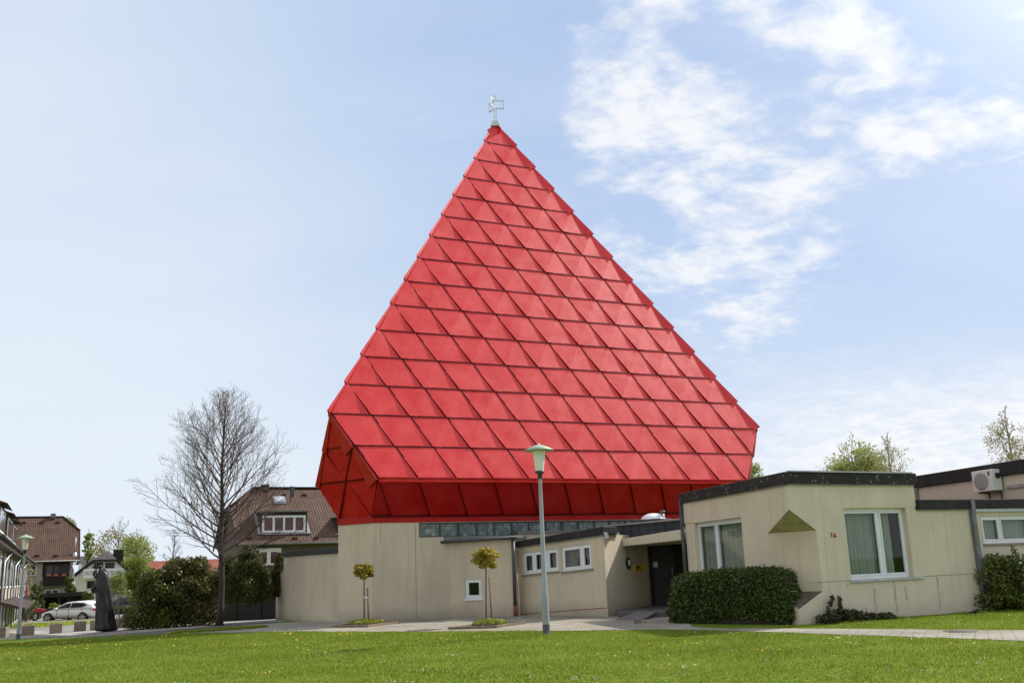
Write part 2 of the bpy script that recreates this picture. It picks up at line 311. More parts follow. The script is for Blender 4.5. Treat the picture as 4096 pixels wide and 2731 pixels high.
# ------------------------------------------------------------------ mesh building
class M:
    def __init__(s): s.v = []; s.f = []; s.uv = []; s.smooth = []; s.mi = []; s.cur = 0
    def add(s, vs, fs, uv=None, smooth=False):
        b = len(s.v); s.v += [tuple(map(float, p)) for p in vs]
        for i, f in enumerate(fs):
            s.f.append([b + k for k in f]); s.uv.append(uv[i] if uv else [(0, 0)] * len(f)); s.smooth.append(smooth); s.mi.append(s.cur)
        return s
    def quad(s, *p, uv=True):
        p = [V(q) for q in p]
        if uv:
            e = p[1] - p[0]; L = np.linalg.norm(e) or 1; e = e / L
            w = p[-1] - p[0]; w = w - e * (w @ e); w = w / (np.linalg.norm(w) or 1)
            U = [((q - p[0]) @ e, (q - p[0]) @ w) for q in p]
        else: U = [(0, 0)] * len(p)
        return s.add(p, [list(range(len(p)))], [U])
    def hexa(s, p):           # 8 points: bottom 4 ccw, top 4
        return s.add(p, [(3, 2, 1, 0), (4, 5, 6, 7), (0, 1, 5, 4), (1, 2, 6, 5), (2, 3, 7, 6), (3, 0, 4, 7)])
    def box(s, c, d, rz=0, rx=0, ry=0):
        R = Matrix.Rotation(rz, 3, 'Z') @ Matrix.Rotation(ry, 3, 'Y') @ Matrix.Rotation(rx, 3, 'X')
        P = []
        for z in (-.5, .5):
            for x, y in ((-.5, -.5), (.5, -.5), (.5, .5), (-.5, .5)): P.append(np.array(R @ Vector((x * d[0], y * d[1], z * d[2]))) + V(c))
        return s.hexa(P)
    def bar(s, a, b, w, h, up=(0, 0, 1)):
        a, b = V(a), V(b); t = (b - a) / np.linalg.norm(b - a); r = np.cross(t, up)
        if np.linalg.norm(r) < 1e-4: r = np.cross(t, (1, 0, 0))
        r = r / np.linalg.norm(r); u = np.cross(r, t)
        P = [q + r * i * w / 2 + u * j * h / 2 for q in (a, b) for i, j in ((-1, -1), (1, -1), (1, 1), (-1, 1))]
        return s.hexa(P)
    def prism(s, poly, z0, z1):   # plan polygon ccw
        n = len(poly); z0 = z0 if hasattr(z0, '__len__') else [z0] * n; z1 = z1 if hasattr(z1, '__len__') else [z1] * n
        P = [(p[0], p[1], z0[i]) for i, p in enumerate(poly)] + [(p[0], p[1], z1[i]) for i, p in enumerate(poly)]
        return s.add(P, [list(range(n))[::-1], list(range(n, 2 * n))] + [(i, (i + 1) % n, n + (i + 1) % n, n + i) for i in range(n)])
    def tube(s, path, rad, n=8, smooth=True, caps=True):
        path = [V(p) for p in path]; m = len(path); rad = rad if hasattr(rad, '__len__') else [rad] * m
        P = []; r = None
        for i in range(m):
            t = path[min(i + 1, m - 1)] - path[max(i - 1, 0)]; t = t / (np.linalg.norm(t) or 1)
            if r is None:
                r = np.cross(t, (0, 0, 1) if abs(t[2]) < .9 else (1, 0, 0))
            r = r - t * (r @ t); r = r / np.linalg.norm(r); u = np.cross(t, r)
            for k in range(n): a = 2 * PI * k / n; P.append(path[i] + (r * math.cos(a) + u * math.sin(a)) * rad[i])
        F = [(i * n + k, i * n + (k + 1) % n, (i + 1) * n + (k + 1) % n, (i + 1) * n + k) for i in range(m - 1) for k in range(n)]
        s.add(P, F, smooth=smooth)
        if caps: s.add(P[:n], [list(range(n))[::-1]]); s.add(P[-n:], [list(range(n))])
        return s
    def lathe(s, prof, n=20, c=(0, 0, 0), smooth=True):
        P = []; c = V(c)
        for r, z in prof:
            for k in range(n): a = 2 * PI * k / n; P.append((c[0] + r * math.cos(a), c[1] + r * math.sin(a), c[2] + z))
        F = [(i * n + k, i * n + (k + 1) % n, (i + 1) * n + (k + 1) % n, (i + 1) * n + k) for i in range(len(prof) - 1) for k in range(n)]
        return s.add(P, F, smooth=smooth)
    def loft(s, rings, smooth=True, caps=True):
        n = len(rings[0]); P = [p for r in rings for p in r]
        F = [(i * n + k, i * n + (k + 1) % n, (i + 1) * n + (k + 1) % n, (i + 1) * n + k) for i in range(len(rings) - 1) for k in range(n)]
        s.add(P, F, smooth=smooth)
        if caps: s.add(rings[0], [list(range(n))[::-1]]); s.add(rings[-1], [list(range(n))])
        return s
ROOT = {}
def root_loc(o):
    return ROOT.get(o.name, np.zeros(3))
def link(name, me, parent=None, kind=None):
    o = bpy.data.objects.new(name, me); COL.objects.link(o)
    if parent is not None: o.parent = parent; ROOT[o.name] = root_loc(parent)
    if kind: o['kind'] = kind
    return o
def obj(name, m, mat, parent=None, kind=None, bevel=0, local=False, label=None):
    me = bpy.data.meshes.new(name)
    off = np.zeros(3) if (parent is None or local) else root_loc(parent)
    me.from_pydata([tuple(V(p) - off) for p in m.v], [], m.f)
    uvl = me.uv_layers.new(name='UVMap')
    uvl.data.foreach_set('uv', [c for f in m.uv for p in f for c in p])
    me.polygons.foreach_set('use_smooth', m.smooth)
    for a in (mat if isinstance(mat, (list, tuple)) else [mat]): me.materials.append(MT[a])
    me.polygons.foreach_set('material_index', m.mi)
    bm = bmesh.new(); bm.from_mesh(me); bmesh.ops.remove_doubles(bm, verts=bm.verts, dist=1e-5); bmesh.ops.recalc_face_normals(bm, faces=bm.faces); bm.to_mesh(me); bm.free()
    me.update()
    o = link(name, me, parent, kind)
    if bevel:
        b = o.modifiers.new('edge_bevel', 'BEVEL'); b.width = bevel; b.segments = 2; b.limit_method = 'ANGLE'; b.angle_limit = .7
    if label: o['label'] = label
    return o
def fast_obj(name, verts, faces_n, mat, parent=None, kind=None, local=False):
    """verts (N,3) array, consecutive groups of faces_n vertices are one face each"""
    off = np.zeros(3) if (parent is None or local) else root_loc(parent)
    v = (np.asarray(verts) - off).astype(np.float32); nf = len(v) // faces_n
    me = bpy.data.meshes.new(name); me.vertices.add(len(v)); me.vertices.foreach_set('co', v.ravel())
    me.loops.add(len(v)); me.loops.foreach_set('vertex_index', np.arange(len(v), dtype=np.int32))
    me.polygons.add(nf); me.polygons.foreach_set('loop_start', np.arange(0, len(v), faces_n, dtype=np.int32)); me.polygons.foreach_set('loop_total', np.full(nf, faces_n, np.int32))
    me.materials.append(MT[mat]); me.update(calc_edges=True); me.validate()
    return link(name, me, parent, kind)
def thing(name, label, cat, loc=(0, 0, 0), rz=0, group=None):
    o = bpy.data.objects.new(name, None); COL.objects.link(o); o.empty_display_size = .2
    o.location = tuple(map(float, loc)); o.rotation_euler = (0, 0, rz); o['label'] = label; o['category'] = cat
    if group: o['group'] = group
    ROOT[o.name] = V(loc) if rz == 0 else np.zeros(3)
    return o
def tag(o, label, cat, group=None):
    o['label'] = label; o['category'] = cat
    if group: o['group'] = group
    return o
def dup(root, loc, rz=0, label=None, scale=1):
    def cp(o, par):
        c = o.copy(); COL.objects.link(c); c.parent = par
        for ch in [q for q in o.children]: cp(ch, c)
        return c
    r = cp(root, None); r.location = tuple(map(float, loc)); r.rotation_euler = (0, 0, rz); r.scale = (scale,) * 3
    if label: r['label'] = label
    return r

# ------------------------------------------------------------------ foliage
def leaves(centers, size, flat=0., jitter=.35, aspect=.6):
    n = len(centers); c = np.asarray(centers)
    a = rng.normal(size=(n, 3)); a[:, 2] *= (1 - flat * .7); a /= np.linalg.norm(a, axis=1, keepdims=True)
    b = rng.normal(size=(n, 3)); b -= a * (a * b).sum(1, keepdims=True); b /= np.linalg.norm(b, axis=1, keepdims=True)
    s = size * (1 + jitter * rng.uniform(-1, 1, (n, 1)))
    return np.stack([c - a * s / 2, c + b * s * aspect / 2, c + a * s / 2, c - b * s * aspect / 2], 1).reshape(-1, 3)
def blob_points(n, blobs, shell=.55):
    """points in a union of ellipsoids, denser near the surface, clumped"""
    B = np.array([[*c, *r] for c, r in blobs]); vol = np.prod(B[:, 3:], axis=1) ** .67; k = rng.choice(len(B), n, p=vol / vol.sum())
    d = rng.normal(size=(n, 3)); d /= np.linalg.norm(d, axis=1, keepdims=True)
    r = shell + (1 - shell) * rng.uniform(0, 1, (n, 1)) ** .6
    return B[k, :3] + d * r * B[k, 3:]
def clump_blobs(c, r, n, cr, seed=0):
    """n small clumps spread on and inside an ellipsoid"""
    g = np.random.default_rng(seed); out = []
    for i in range(n):
        d = g.normal(size=3); d /= np.linalg.norm(d); q = g.uniform(.45, 1.02)
        s = cr * g.uniform(.6, 1.3)
        out.append((V(c) + d * q * V(r), (s, s, s * .8)))
    return out
def branch_tree(base, height, trunk_r, laterals, seed, profile, lean_up=.75, sub=10, twigs=4, first=.28, min_r=.006, spread_seed=0, wiggle=.05, stop=1.):
    """tapered trunk with ascending limbs, side branches and twigs; returns (trunk M, branch M, tips)"""
    g = np.random.default_rng(seed); base = V(base)
    tr = M(); br = M(); tips = []
    n = 12; path = []; x = np.zeros(2)
    for i in range(n + 1):
        t = i / n; path.append(base + np.array([x[0], x[1], t * height * stop])); x = x + g.normal(size=2) * height * .004
    rad = [trunk_r * (1.25 if i == 0 else 1) * ((1 - i / n) ** .8 * .97 + .03) for i in range(n + 1)]
    tr.tube(path, rad, 10)
    def at(t):
        q = min(max(t, 0), .999) * n; i = int(q); return path[i] + (path[i + 1] - path[i]) * (q - i)
    ga = 2.39996
    def limb(p, d, L, r, depth, up):
        segs = 7 if depth == 0 else (4 if depth == 1 else 3)
        pts = [p]; q = p.copy(); dd = d / np.linalg.norm(d)
        for i in range(segs):
            dd = dd + np.array([0, 0, up / segs]) + g.normal(size=3) * wiggle; dd /= np.linalg.norm(dd); q = q + dd * L / segs; pts.append(q.copy())
        rr = [max(min_r, r * (1 - i / segs) + min_r * (i / segs)) for i in range(segs + 1)]
        br.tube(pts, rr, 5 if depth == 0 else 3, caps=False); tips.append((pts[-1], dd))
        if depth < 2:
            m = max(4, int(sub * min(1, L / (.26 * height)) + .5)) if depth == 0 else max(2, int(twigs * min(1, L / (.09 * height)) + .5))
            for j in range(m):
                t = .22 + .76 * (j + g.uniform(.1, .9)) / m; k = t * segs; i = min(int(k), segs - 1); o = pts[i] + (pts[i + 1] - pts[i]) * (k - i)
                ax = pts[i + 1] - pts[i]; ax /= np.linalg.norm(ax); s = np.cross(ax, g.normal(size=3)); s /= np.linalg.norm(s)
                nd = ax * .72 + s * .62 + np.array([0, 0, .12])
                limb(o, nd, L * (.44 if depth == 0 else .5) * (1 - .55 * t) * g.uniform(.7, 1.2) + .05, rr[i] * .55, depth + 1, up * .45)
    for i in range(laterals):
        t = first + (1 - first) * (i / laterals) ** .9; a = i * ga + g.uniform(-.4, .4)
        L = profile(t) * height * g.uniform(.82, 1.1)
        el = math.radians(22 + 48 * ((t - first) / (1 - first)))
        d = np.array([math.cos(a) * math.cos(el), math.sin(a) * math.cos(el), math.sin(el)])
        limb(at(t), d, L, max(min_r * 1.5, trunk_r * .42 * (1 - t) ** .8 * (1 if i % 3 else 1.15)), 0, lean_up)
    return tr, br, tips

# ------------------------------------------------------------------ SETTING
def ngon_patch(name, poly, dz, mat, step=2.):
    bm = bmesh.new(); f = bm.faces.new([bm.verts.new((p[0], p[1], 0)) for p in poly])
    xs = [p[0] for p in poly]; ys = [p[1] for p in poly]
    for ax, lo, hi in ((0, min(xs), max(xs)), (1, min(ys), max(ys))):
        k = math.ceil(lo / step) * step
        while k < hi:
            no = (1, 0, 0) if ax == 0 else (0, 1, 0); co = (k, 0, 0) if ax == 0 else (0, k, 0)
            bmesh.ops.bisect_plane(bm, geom=bm.verts[:] + bm.edges[:] + bm.faces[:], plane_co=co, plane_no=no, dist=1e-4); k += step
    bmesh.ops.triangulate(bm, faces=bm.faces[:])
    for v in bm.verts: v.co.z = terrain(v.co.x, v.co.y) + dz
    bmesh.ops.recalc_face_normals(bm, faces=bm.faces)
    if bm.faces and sum(q.normal.z for q in bm.faces) < 0: bmesh.ops.reverse_faces(bm, faces=bm.faces[:])
    me = bpy.data.meshes.new(name); bm.to_mesh(me); bm.free(); me.materials.append(MT[mat]); return link(name, me, None, 'structure')
def grid_ground():
    xs = np.unique(np.concatenate([np.arange(-40, 40.1, 2.), np.array([-700, -400, -250, -180, -140, -110, -90, -75, -65, -55, -48, 48, 60, 80, 120, 200, 400, 700])]))
    ys = np.unique(np.concatenate([np.arange(-6, 60.1, 2.), np.array([-60, -20, 65, 72, 80, 90, 100, 112, 125, 140, 165, 200, 260, 350, 500, 900])]))
    m = M(); idx = {}
    P = [(x, y, terrain(x, y)) for y in ys for x in xs]; w = len(xs)
    m.add(P, [(j * w + i, j * w + i + 1, (j + 1) * w + i + 1, (j + 1) * w + i) for j in range(len(ys) - 1) for i in range(w - 1)], smooth=True)
    return obj('lawn', m, 'lawn', kind='structure')
grid_ground()
edge_px = [(-350, 2560), (0, 2556), (450, 2543), (914, 2530), (1500, 2526), (2048, 2524), (2500, 2520), (2743, 2518), (3050, 2527), (3352, 2537), (3700, 2549), (4096, 2563)]
lawn_edge = [G(p)[:2] for p in edge_px]; lawn_edge.append(lawn_edge[-1] + (lawn_edge[-1] - lawn_edge[-2]) * 3)
upper_px = [(4096, 2520), (3800, 2521), (3646, 2516), (3400, 2515), (3135, 2513), (2870, 2513)]
upper = [G(p)[:2] for p in upper_px]; upper.insert(0, upper[0] + (lawn_edge[-1] - lawn_edge[-2]) * 1.0)
k0 = 3
fore = [tuple(p) for p in lawn_edge[k0:]] + [tuple(p) for p in upper] + [(3.9, 23.2), (4.6, 28.8), (6.5, 35), (-2, 40), (-10.5, 38.5), (-11.5, 34.5), (-11.0, 31.5)]
ngon_patch('forecourt', fore, .008, 'pavers')
path_up = [G(cB(1345, 546))[:2], G(cB(1270, 548))[:2], G(cB(900, 568))[:2], G(cB(450, 592))[:2], G(cB(50, 612))[:2], G(cS(0, 835))[:2], G((0, 2528))[:2], G((-350, 2533))[:2]]
ngon_patch('path', [tuple(p) for p in lawn_edge[:k0 + 1]] + [(-11.0, 31.5), (-11.5, 34.5)] + [tuple(p) for p in path_up], .004, 'asphalt')
walk_up = [G(cB(1345, 520))[:2], G(cB(1270, 522))[:2], G(cB(900, 546))[:2], G(cB(450, 574))[:2], G(cB(60, 596))[:2], G(cS(0, 806))[:2], G((0, 2512))[:2], G((-350, 2517))[:2]]
ngon_patch('footway', [tuple(p) for p in path_up] + [tuple(p) for p in walk_up[::-1]], .006, 'footway')
road_far = [G((-350, 2517))[:2], G((0, 2512))[:2], G(cS(0, 806))[:2], G(cS(420, 776))[:2], (-15.2, 45), (-19, 60), G(cL(538, 737))[:2], G(cL(330, 752))[:2], G(cL(40, 766))[:2], (-60, 62)]
ngon_patch('road', [tuple(p) for p in road_far], .002, 'roadway')
ngon_patch('driveway', [(-60, 92), (-48, 76), (-24, 73), (-20, 84), (-40, 100)], .003, 'roadway')
ngon_patch('tree_island', [(-9.93 + 1.55 * math.cos(a) + .25, 32.2 + 1.3 * math.sin(a)) for a in np.linspace(0, 2 * PI, 22, endpoint=False)], .014, 'lawn', 3.)

# ------------------------------------------------------------------ helpers for wall-based construction
Z = np.array([0, 0, 1.])
def crack(m, F, s_, z0, z1, w, seed):
    g = np.random.default_rng(seed); n = 9; P = []
    for i in range(n + 1):
        z = z0 + (z1 - z0) * i / n; x = s_ + .012 * math.sin(i * 1.3 + seed) + g.uniform(-.008, .008); h = w * g.uniform(.25, .75) * (1 if 0 < i < n else .3); P.append((x - h, x + h, z))
    for (a, b, z), (c, d, y) in zip(P, P[1:]): m.quad(F.P(a, z, -.003), F.P(b, z, -.003), F.P(d, y, -.003), F.P(c, y, -.003), uv=False)
    return m
class Face:
    """a vertical wall plane: origin, direction, outward side, optional rise along the wall"""
    def __init__(s, O, az, out, k=0.): s.O = V(O); s.d = np.array([math.cos(az), math.sin(az), 0]); s.n = np.array([math.sin(az), -math.cos(az), 0]) * out; s.k = k; s.az = az
    def P(s, a, z, dn=0.): return s.O + s.d * a + Z * (z + s.k * a) - s.n * dn
    def box(s, m, a0, a1, z0, z1, d0, d1):
        return m.hexa([s.P(a0, z0, d0), s.P(a1, z0, d0), s.P(a1, z0, d1), s.P(a0, z0, d1), s.P(a0, z1, d0), s.P(a1, z1, d0), s.P(a1, z1, d1), s.P(a0, z1, d1)])
def wall_panel(m, F, outline, holes=(), reveal=.16):
    bm = bmesh.new(); loops = [outline] + [[(h[0], h[1]), (h[2], h[1]), (h[2], h[3]), (h[0], h[3])] for h in holes]
    for lp in loops:
        vs = [bm.verts.new((a, z, 0)) for a, z in lp]
        for i in range(len(vs)): bm.edges.new((vs[i], vs[(i + 1) % len(vs)]))
    bmesh.ops.triangle_fill(bm, edges=bm.edges[:], use_beauty=True)
    bm.verts.index_update(); vs = [F.P(v.co.x, v.co.y) for v in bm.verts]; m.add(vs, [[v.index for v in f.verts] for f in bm.faces]); bm.free()
    for h in holes:
        c = [(h[0], h[1]), (h[2], h[1]), (h[2], h[3]), (h[0], h[3])]
        for i in range(4):
            a, b = c[i], c[(i + 1) % 4]; m.add([F.P(*a), F.P(*b), F.P(*b, reveal), F.P(*a, reveal)], [(0, 1, 2, 3)])
def window(parent, F, rect, splits, dep=.10, fw=.07, sill=None, curtain='curtain', sash=True, back=.5, cover=None, name='window', glass='glass'):
    a0, z0, a1, z1 = rect; m = M()
    F.box(m, a0, a1, z1 - fw, z1, dep, dep + .07); F.box(m, a0, a1, z0, z0 + fw, dep, dep + .07)
    xs = [a0] + list(splits) + [a1]
    for i, x in enumerate(xs):
        l, r = (x, x + fw) if i == 0 else ((x - fw, x) if i == len(xs) - 1 else (x - fw * .6, x + fw * .6))
        F.box(m, l, r, z0 + fw, z1 - fw, dep + .002, dep + .068)
    w = obj(name, m, 'pvc', parent, bevel=.006)
    for i in range(len(xs) - 1):
        l = xs[i] + (fw if i == 0 else fw * .6); r = xs[i + 1] - (fw if i == len(xs) - 2 else fw * .6); b, t = z0 + fw, z1 - fw
        if sash:
            sm = M(); q = .045
            F.box(sm, l, r, t - q, t, dep - .012, dep + .05); F.box(sm, l, r, b, b + q, dep - .012, dep + .05); F.box(sm, l, l + q, b + q, t - q, dep - .012, dep + .05); F.box(sm, r - q, r, b + q, t - q, dep - .012, dep + .05)
            obj('sash', sm, 'pvc', w, bevel=.005); l += q; r -= q; b += q; t -= q
        g = M(); g.quad(F.P(l, b, dep + .03), F.P(r, b, dep + .03), F.P(r, t, dep + .03), F.P(l, t, dep + .03)); obj('pane', g, glass, w)
        if curtain:
            cw = M(); lo, hi = (l - .05, r + .05)
            if cover and cover[i]: lo, hi = l + (r - l) * cover[i][0], l + (r - l) * cover[i][1]
            n = max(8, int((hi - lo) / .025)); top = []; bot = []
            ph = random.uniform(0, 6)
            for j in range(n + 1):
                x = lo + (hi - lo) * j / n; dd = dep + .16 + .040 * math.sin(x * 46 + ph) + .012 * math.sin(x * 23.7 + 2 * ph)
                top.append(F.P(x, z1 - .02, dd)); bot.append(F.P(x, z0 - .0, dd + .012 * math.sin(x * 9)))
            cw.add(bot + top, [(j, j + 1, n + 2 + j, n + 1 + j) for j in range(n)], smooth=True); obj('curtain', cw, curtain if isinstance(curtain, str) else curtain[i], w)
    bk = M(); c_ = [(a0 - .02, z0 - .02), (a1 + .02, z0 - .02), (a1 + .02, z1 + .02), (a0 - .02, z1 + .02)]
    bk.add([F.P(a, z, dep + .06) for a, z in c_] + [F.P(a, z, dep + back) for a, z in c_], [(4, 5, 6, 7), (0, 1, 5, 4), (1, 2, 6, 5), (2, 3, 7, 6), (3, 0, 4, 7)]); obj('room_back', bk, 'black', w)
    if sill:
        s = M(); F.box(s, a0 - .04 if sill is True or len(sill) < 3 else sill[1], a1 + .04 if sill is True or len(sill) < 3 else sill[2], z0 - .055, z0 - .004, -.05, dep + .02)
        obj('sill', s, 'sill' if sill is True else sill[0], w, bevel=.006)
    return w

# ------------------------------------------------------------------ CHURCH
yaw, TW, TH, DI = .4645, 1.304, 1.0361, .6722
zA = 19.87; z1c = zA - 15 * TH; z0c = 3.20; AP = np.array([-.3801, 38.2068, zA])
church = thing('church', 'tent-shaped church with a tall bright red faceted metal roof above cream walls', 'church', (AP[0], AP[1], 0))
def ebas(i): a = yaw + i * 2 * PI / 3; return np.array([math.cos(a), math.sin(a), 0]), np.array([-math.sin(a), math.cos(a), 0])
def FP(i, k, j, lift=0.):        # lattice point of roof face i: row k, node j (0..k)
    e, n = ebas(i); t = j - k / 2
    nn = np.array([-n[0] * TH, -n[1] * TH, TW * .288675]); nn /= np.linalg.norm(nn)
    return AP + e * t * TW - n * k * TW * .288675 - Z * TH * k + nn * lift
def seam(m, a, b, n, lift=.03, w=.05, h=.05):
    m.cur = 1; m.bar(V(a) + n * lift, V(b) + n * lift, w, h, n); m.cur = 0  # dark bar over joints and creases, their shade put into the colour
def tile(m, corners, base, skirt=(1, 1, 1, 1)):
    """corners: lifted polygon (3 or 4 pts; 4 = two triangles split TR-BL), base: matching points on the base plane"""
    n = len(corners)
    fs = [(0, 1, 2), (1, 3, 2)] if n == 4 else [(0, 1, 2)]
    m.add(corners, fs)
    ring = [0, 1, 3, 2] if n == 4 else [0, 1, 2]
    m.cur = 1
    for i in range(n):
        a, b = ring[i], ring[(i + 1) % n]
        m.add([corners[a], corners[b], base[b], base[a]], [(0, 1, 2, 3)])
    m.cur = 0
TLf, TRf, BLf, BRf = .018, .025, .054, -.004
for i in range(3):
    m = M(); e, n = ebas(i); dn = (FP(i, 1, 0) + FP(i, 1, 1)) / 2 - AP; dn /= np.linalg.norm(dn)
    for k in range(1, 16):
        lo, hi = max(0, k - 13), min(k, 13); tlo, thi = max(0, k - 14), min(k - 1, 13)
        for q in range(-1, k + 1):
            has_d = tlo <= q - 1 and q <= thi and lo <= q <= hi
            has_u = tlo <= q <= thi and lo <= q and q + 1 <= hi
            jit = [random.uniform(-.007, .007) for _ in range(4)]
            ext = dn * .035
            def c(kk, jj, l): return FP(i, kk, jj, l)
            if has_d and has_u:
                C = [c(k - 1, q - 1, TLf + jit[0]), c(k - 1, q, TRf), c(k, q, BLf + jit[1]) + ext, c(k, q + 1, BRf + jit[2]) + ext]
                Bp = [c(k - 1, q - 1, -.06), c(k - 1, q, -.06), c(k, q, -.06), c(k, q + 1, -.06)]; tile(m, C, Bp)
            elif has_u:
                C = [c(k - 1, q, TRf + .02), c(k, q, BLf) + ext, c(k, q + 1, BRf + jit[2]) + ext]; tile(m, C, [c(k - 1, q, -.06), c(k, q, -.06), c(k, q + 1, -.06)])
            elif has_d:
                C = [c(k - 1, q - 1, TLf + jit[0]), c(k - 1, q, TRf), c(k, q, BLf * .6) + ext]; tile(m, C, [c(k - 1, q - 1, -.06), c(k - 1, q, -.06), c(k, q, -.06)])
    fn = np.array([-n[0] * TH, -n[1] * TH, TW * .288675]); fn /= np.linalg.norm(fn)
    for k in range(1, 16):
        tlo, thi = max(0, k - 14), min(k - 1, 13); lo, hi = max(0, k - 13), min(k, 13)
        for q in range(tlo, thi + 1):
            if lo <= q + 1 <= hi and not (q + 1 == k and k > 99): 
                if q + 1 < k or k > 13: seam(m, FP(i, k - 1, q), FP(i, k, q + 1), fn, .004, .055, .05)
        seam(m, FP(i, k, lo) + dn * .045, FP(i, k, hi) + dn * .045, fn, .008, .05, .06)
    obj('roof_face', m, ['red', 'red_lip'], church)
    # ridge caps along the edge between this face and the one to its left
    m = M(); ip = (i - 1) % 3
    up1 = ebas(i)[0]; en = np.cross(FP(i, 1, 0) - AP, e); 
    for k in range(1, 14):
        a, b = FP(i, k - 1, 0), FP(i, k, 0); t = (b - a) / np.linalg.norm(b - a)
        f1 = e - t * (e @ t); f1 /= np.linalg.norm(f1); e2 = -ebas(ip)[0]; f2 = e2 - t * (e2 @ t); f2 /= np.linalg.norm(f2)
        o = -(f1 + f2); o /= np.linalg.norm(o); b = b + t * .05
        w1, w2 = .05, .34
        if k == 1: w2 = .2
        A = [a + f1 * w1 + o * .045, a + o * .075, a + f2 * w2 * .9 + o * -.10]; Bq = [b + f1 * w1 + o * .14, b + o * .17, b + f2 * w2 + o * .02]
        m.add(A + Bq, [(0, 1, 4, 3), (1, 2, 5, 4)])
        ins = -o * .2
        m.cur = 1; m.add(Bq + [p + ins for p in Bq], [(0, 1, 4, 3), (1, 2, 5, 4)]); m.cur = 0; m.add([A[2], Bq[2], Bq[2] + ins, A[2] + ins], [(0, 1, 2, 3)]); m.add([A[0], Bq[0], Bq[0] + ins, A[0] + ins], [(0, 1, 2, 3)])
    obj('ridge_cap', m, ['red', 'red_lip'], church)
hexa_top = []; hexa_bot = []
for i in range(3):
    e, n = ebas(i); ip = (i - 1) % 3
    L_ = FP(i, 13, 0); BL = FP(i, 15, 2); CLp = FP(ip, 15, 13)
    u = CLp - BL; u /= np.linalg.norm(u)           # along the corner facet, away from the face
    nn = np.cross(BL - L_, CLp - L_); nn /= np.linalg.norm(nn)
    if nn @ (L_ - AP) < 0: nn = -nn
    R1a, R1b = FP(i, 14, 1), FP(ip, 14, 13)
    mid = (BL + CLp) / 2
    m = M()
    def tri(a, b, c, la, lb, lc): tile(m, [a + nn * la, b + nn * lb, c + nn * lc], [a - nn * .06, b - nn * .06, c - nn * .06])
    tri(L_, R1b, R1a, .02, .08, .05)
    tri(R1b, CLp, mid, .03, .08, .08); tri(R1b, mid, R1a, .03, .08, .0); tri(R1a, mid, BL, .06, .08, .06)
    seam(m, R1a - nn * .0, mid, nn, .06, .05, .06); seam(m, R1b + (mid - CLp) * .0, R1a, nn, .02, .05, .08); seam(m, CLp, BL, nn, .05, .05, .08)
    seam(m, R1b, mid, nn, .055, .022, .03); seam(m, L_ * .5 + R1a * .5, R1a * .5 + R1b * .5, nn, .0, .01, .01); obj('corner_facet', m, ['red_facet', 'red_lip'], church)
    # caps folded over the hip between roof face and corner facet
    m = M(); ei = -ebas(ip)[0]
    for pts_, fu, fe0, wa, wb in (((L_, R1a, BL), u, e, .10, .50), ((L_, R1b, CLp), -u, ei, .07, .20)):
        for a, b in zip(pts_, pts_[1:]):
            t = (b - a) / np.linalg.norm(b - a); f2 = fu - t * (fu @ t); f2 /= np.linalg.norm(f2)
            fe = fe0 - t * (fe0 @ t); fe /= np.linalg.norm(fe); o = nn * .6 - fe * .8; o /= np.linalg.norm(o); b2 = b + t * .05
            A = [a + fe * .05 + o * .05, a + o * .06, a + f2 * wa + nn * .07]; Bq = [b2 + fe * .06 + o * .11, b2 + o * .13, b2 + f2 * wb + nn * .11]
            m.add(A + Bq, [(0, 1, 4, 3), (1, 2, 5, 4)]); ins = -o * .2
            m.cur = 1; m.add(Bq + [p + ins for p in Bq], [(0, 1, 4, 3), (1, 2, 5, 4)]); m.add([A[2], Bq[2], Bq[2] - nn * .16, A[2] - nn * .1], [(0, 1, 2, 3)]); m.cur = 0
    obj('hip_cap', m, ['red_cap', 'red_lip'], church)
    # skirt: under the face
    bo = Z * -(z1c - z0c); ni = ebas(i)[1]
    nip = ebas(ip)[1]
    C1 = BL + ni * DI + bo; C0 = CLp + nip * DI + bo
    hexa_top.append((CLp, BL)); hexa_bot.append((C0, C1))
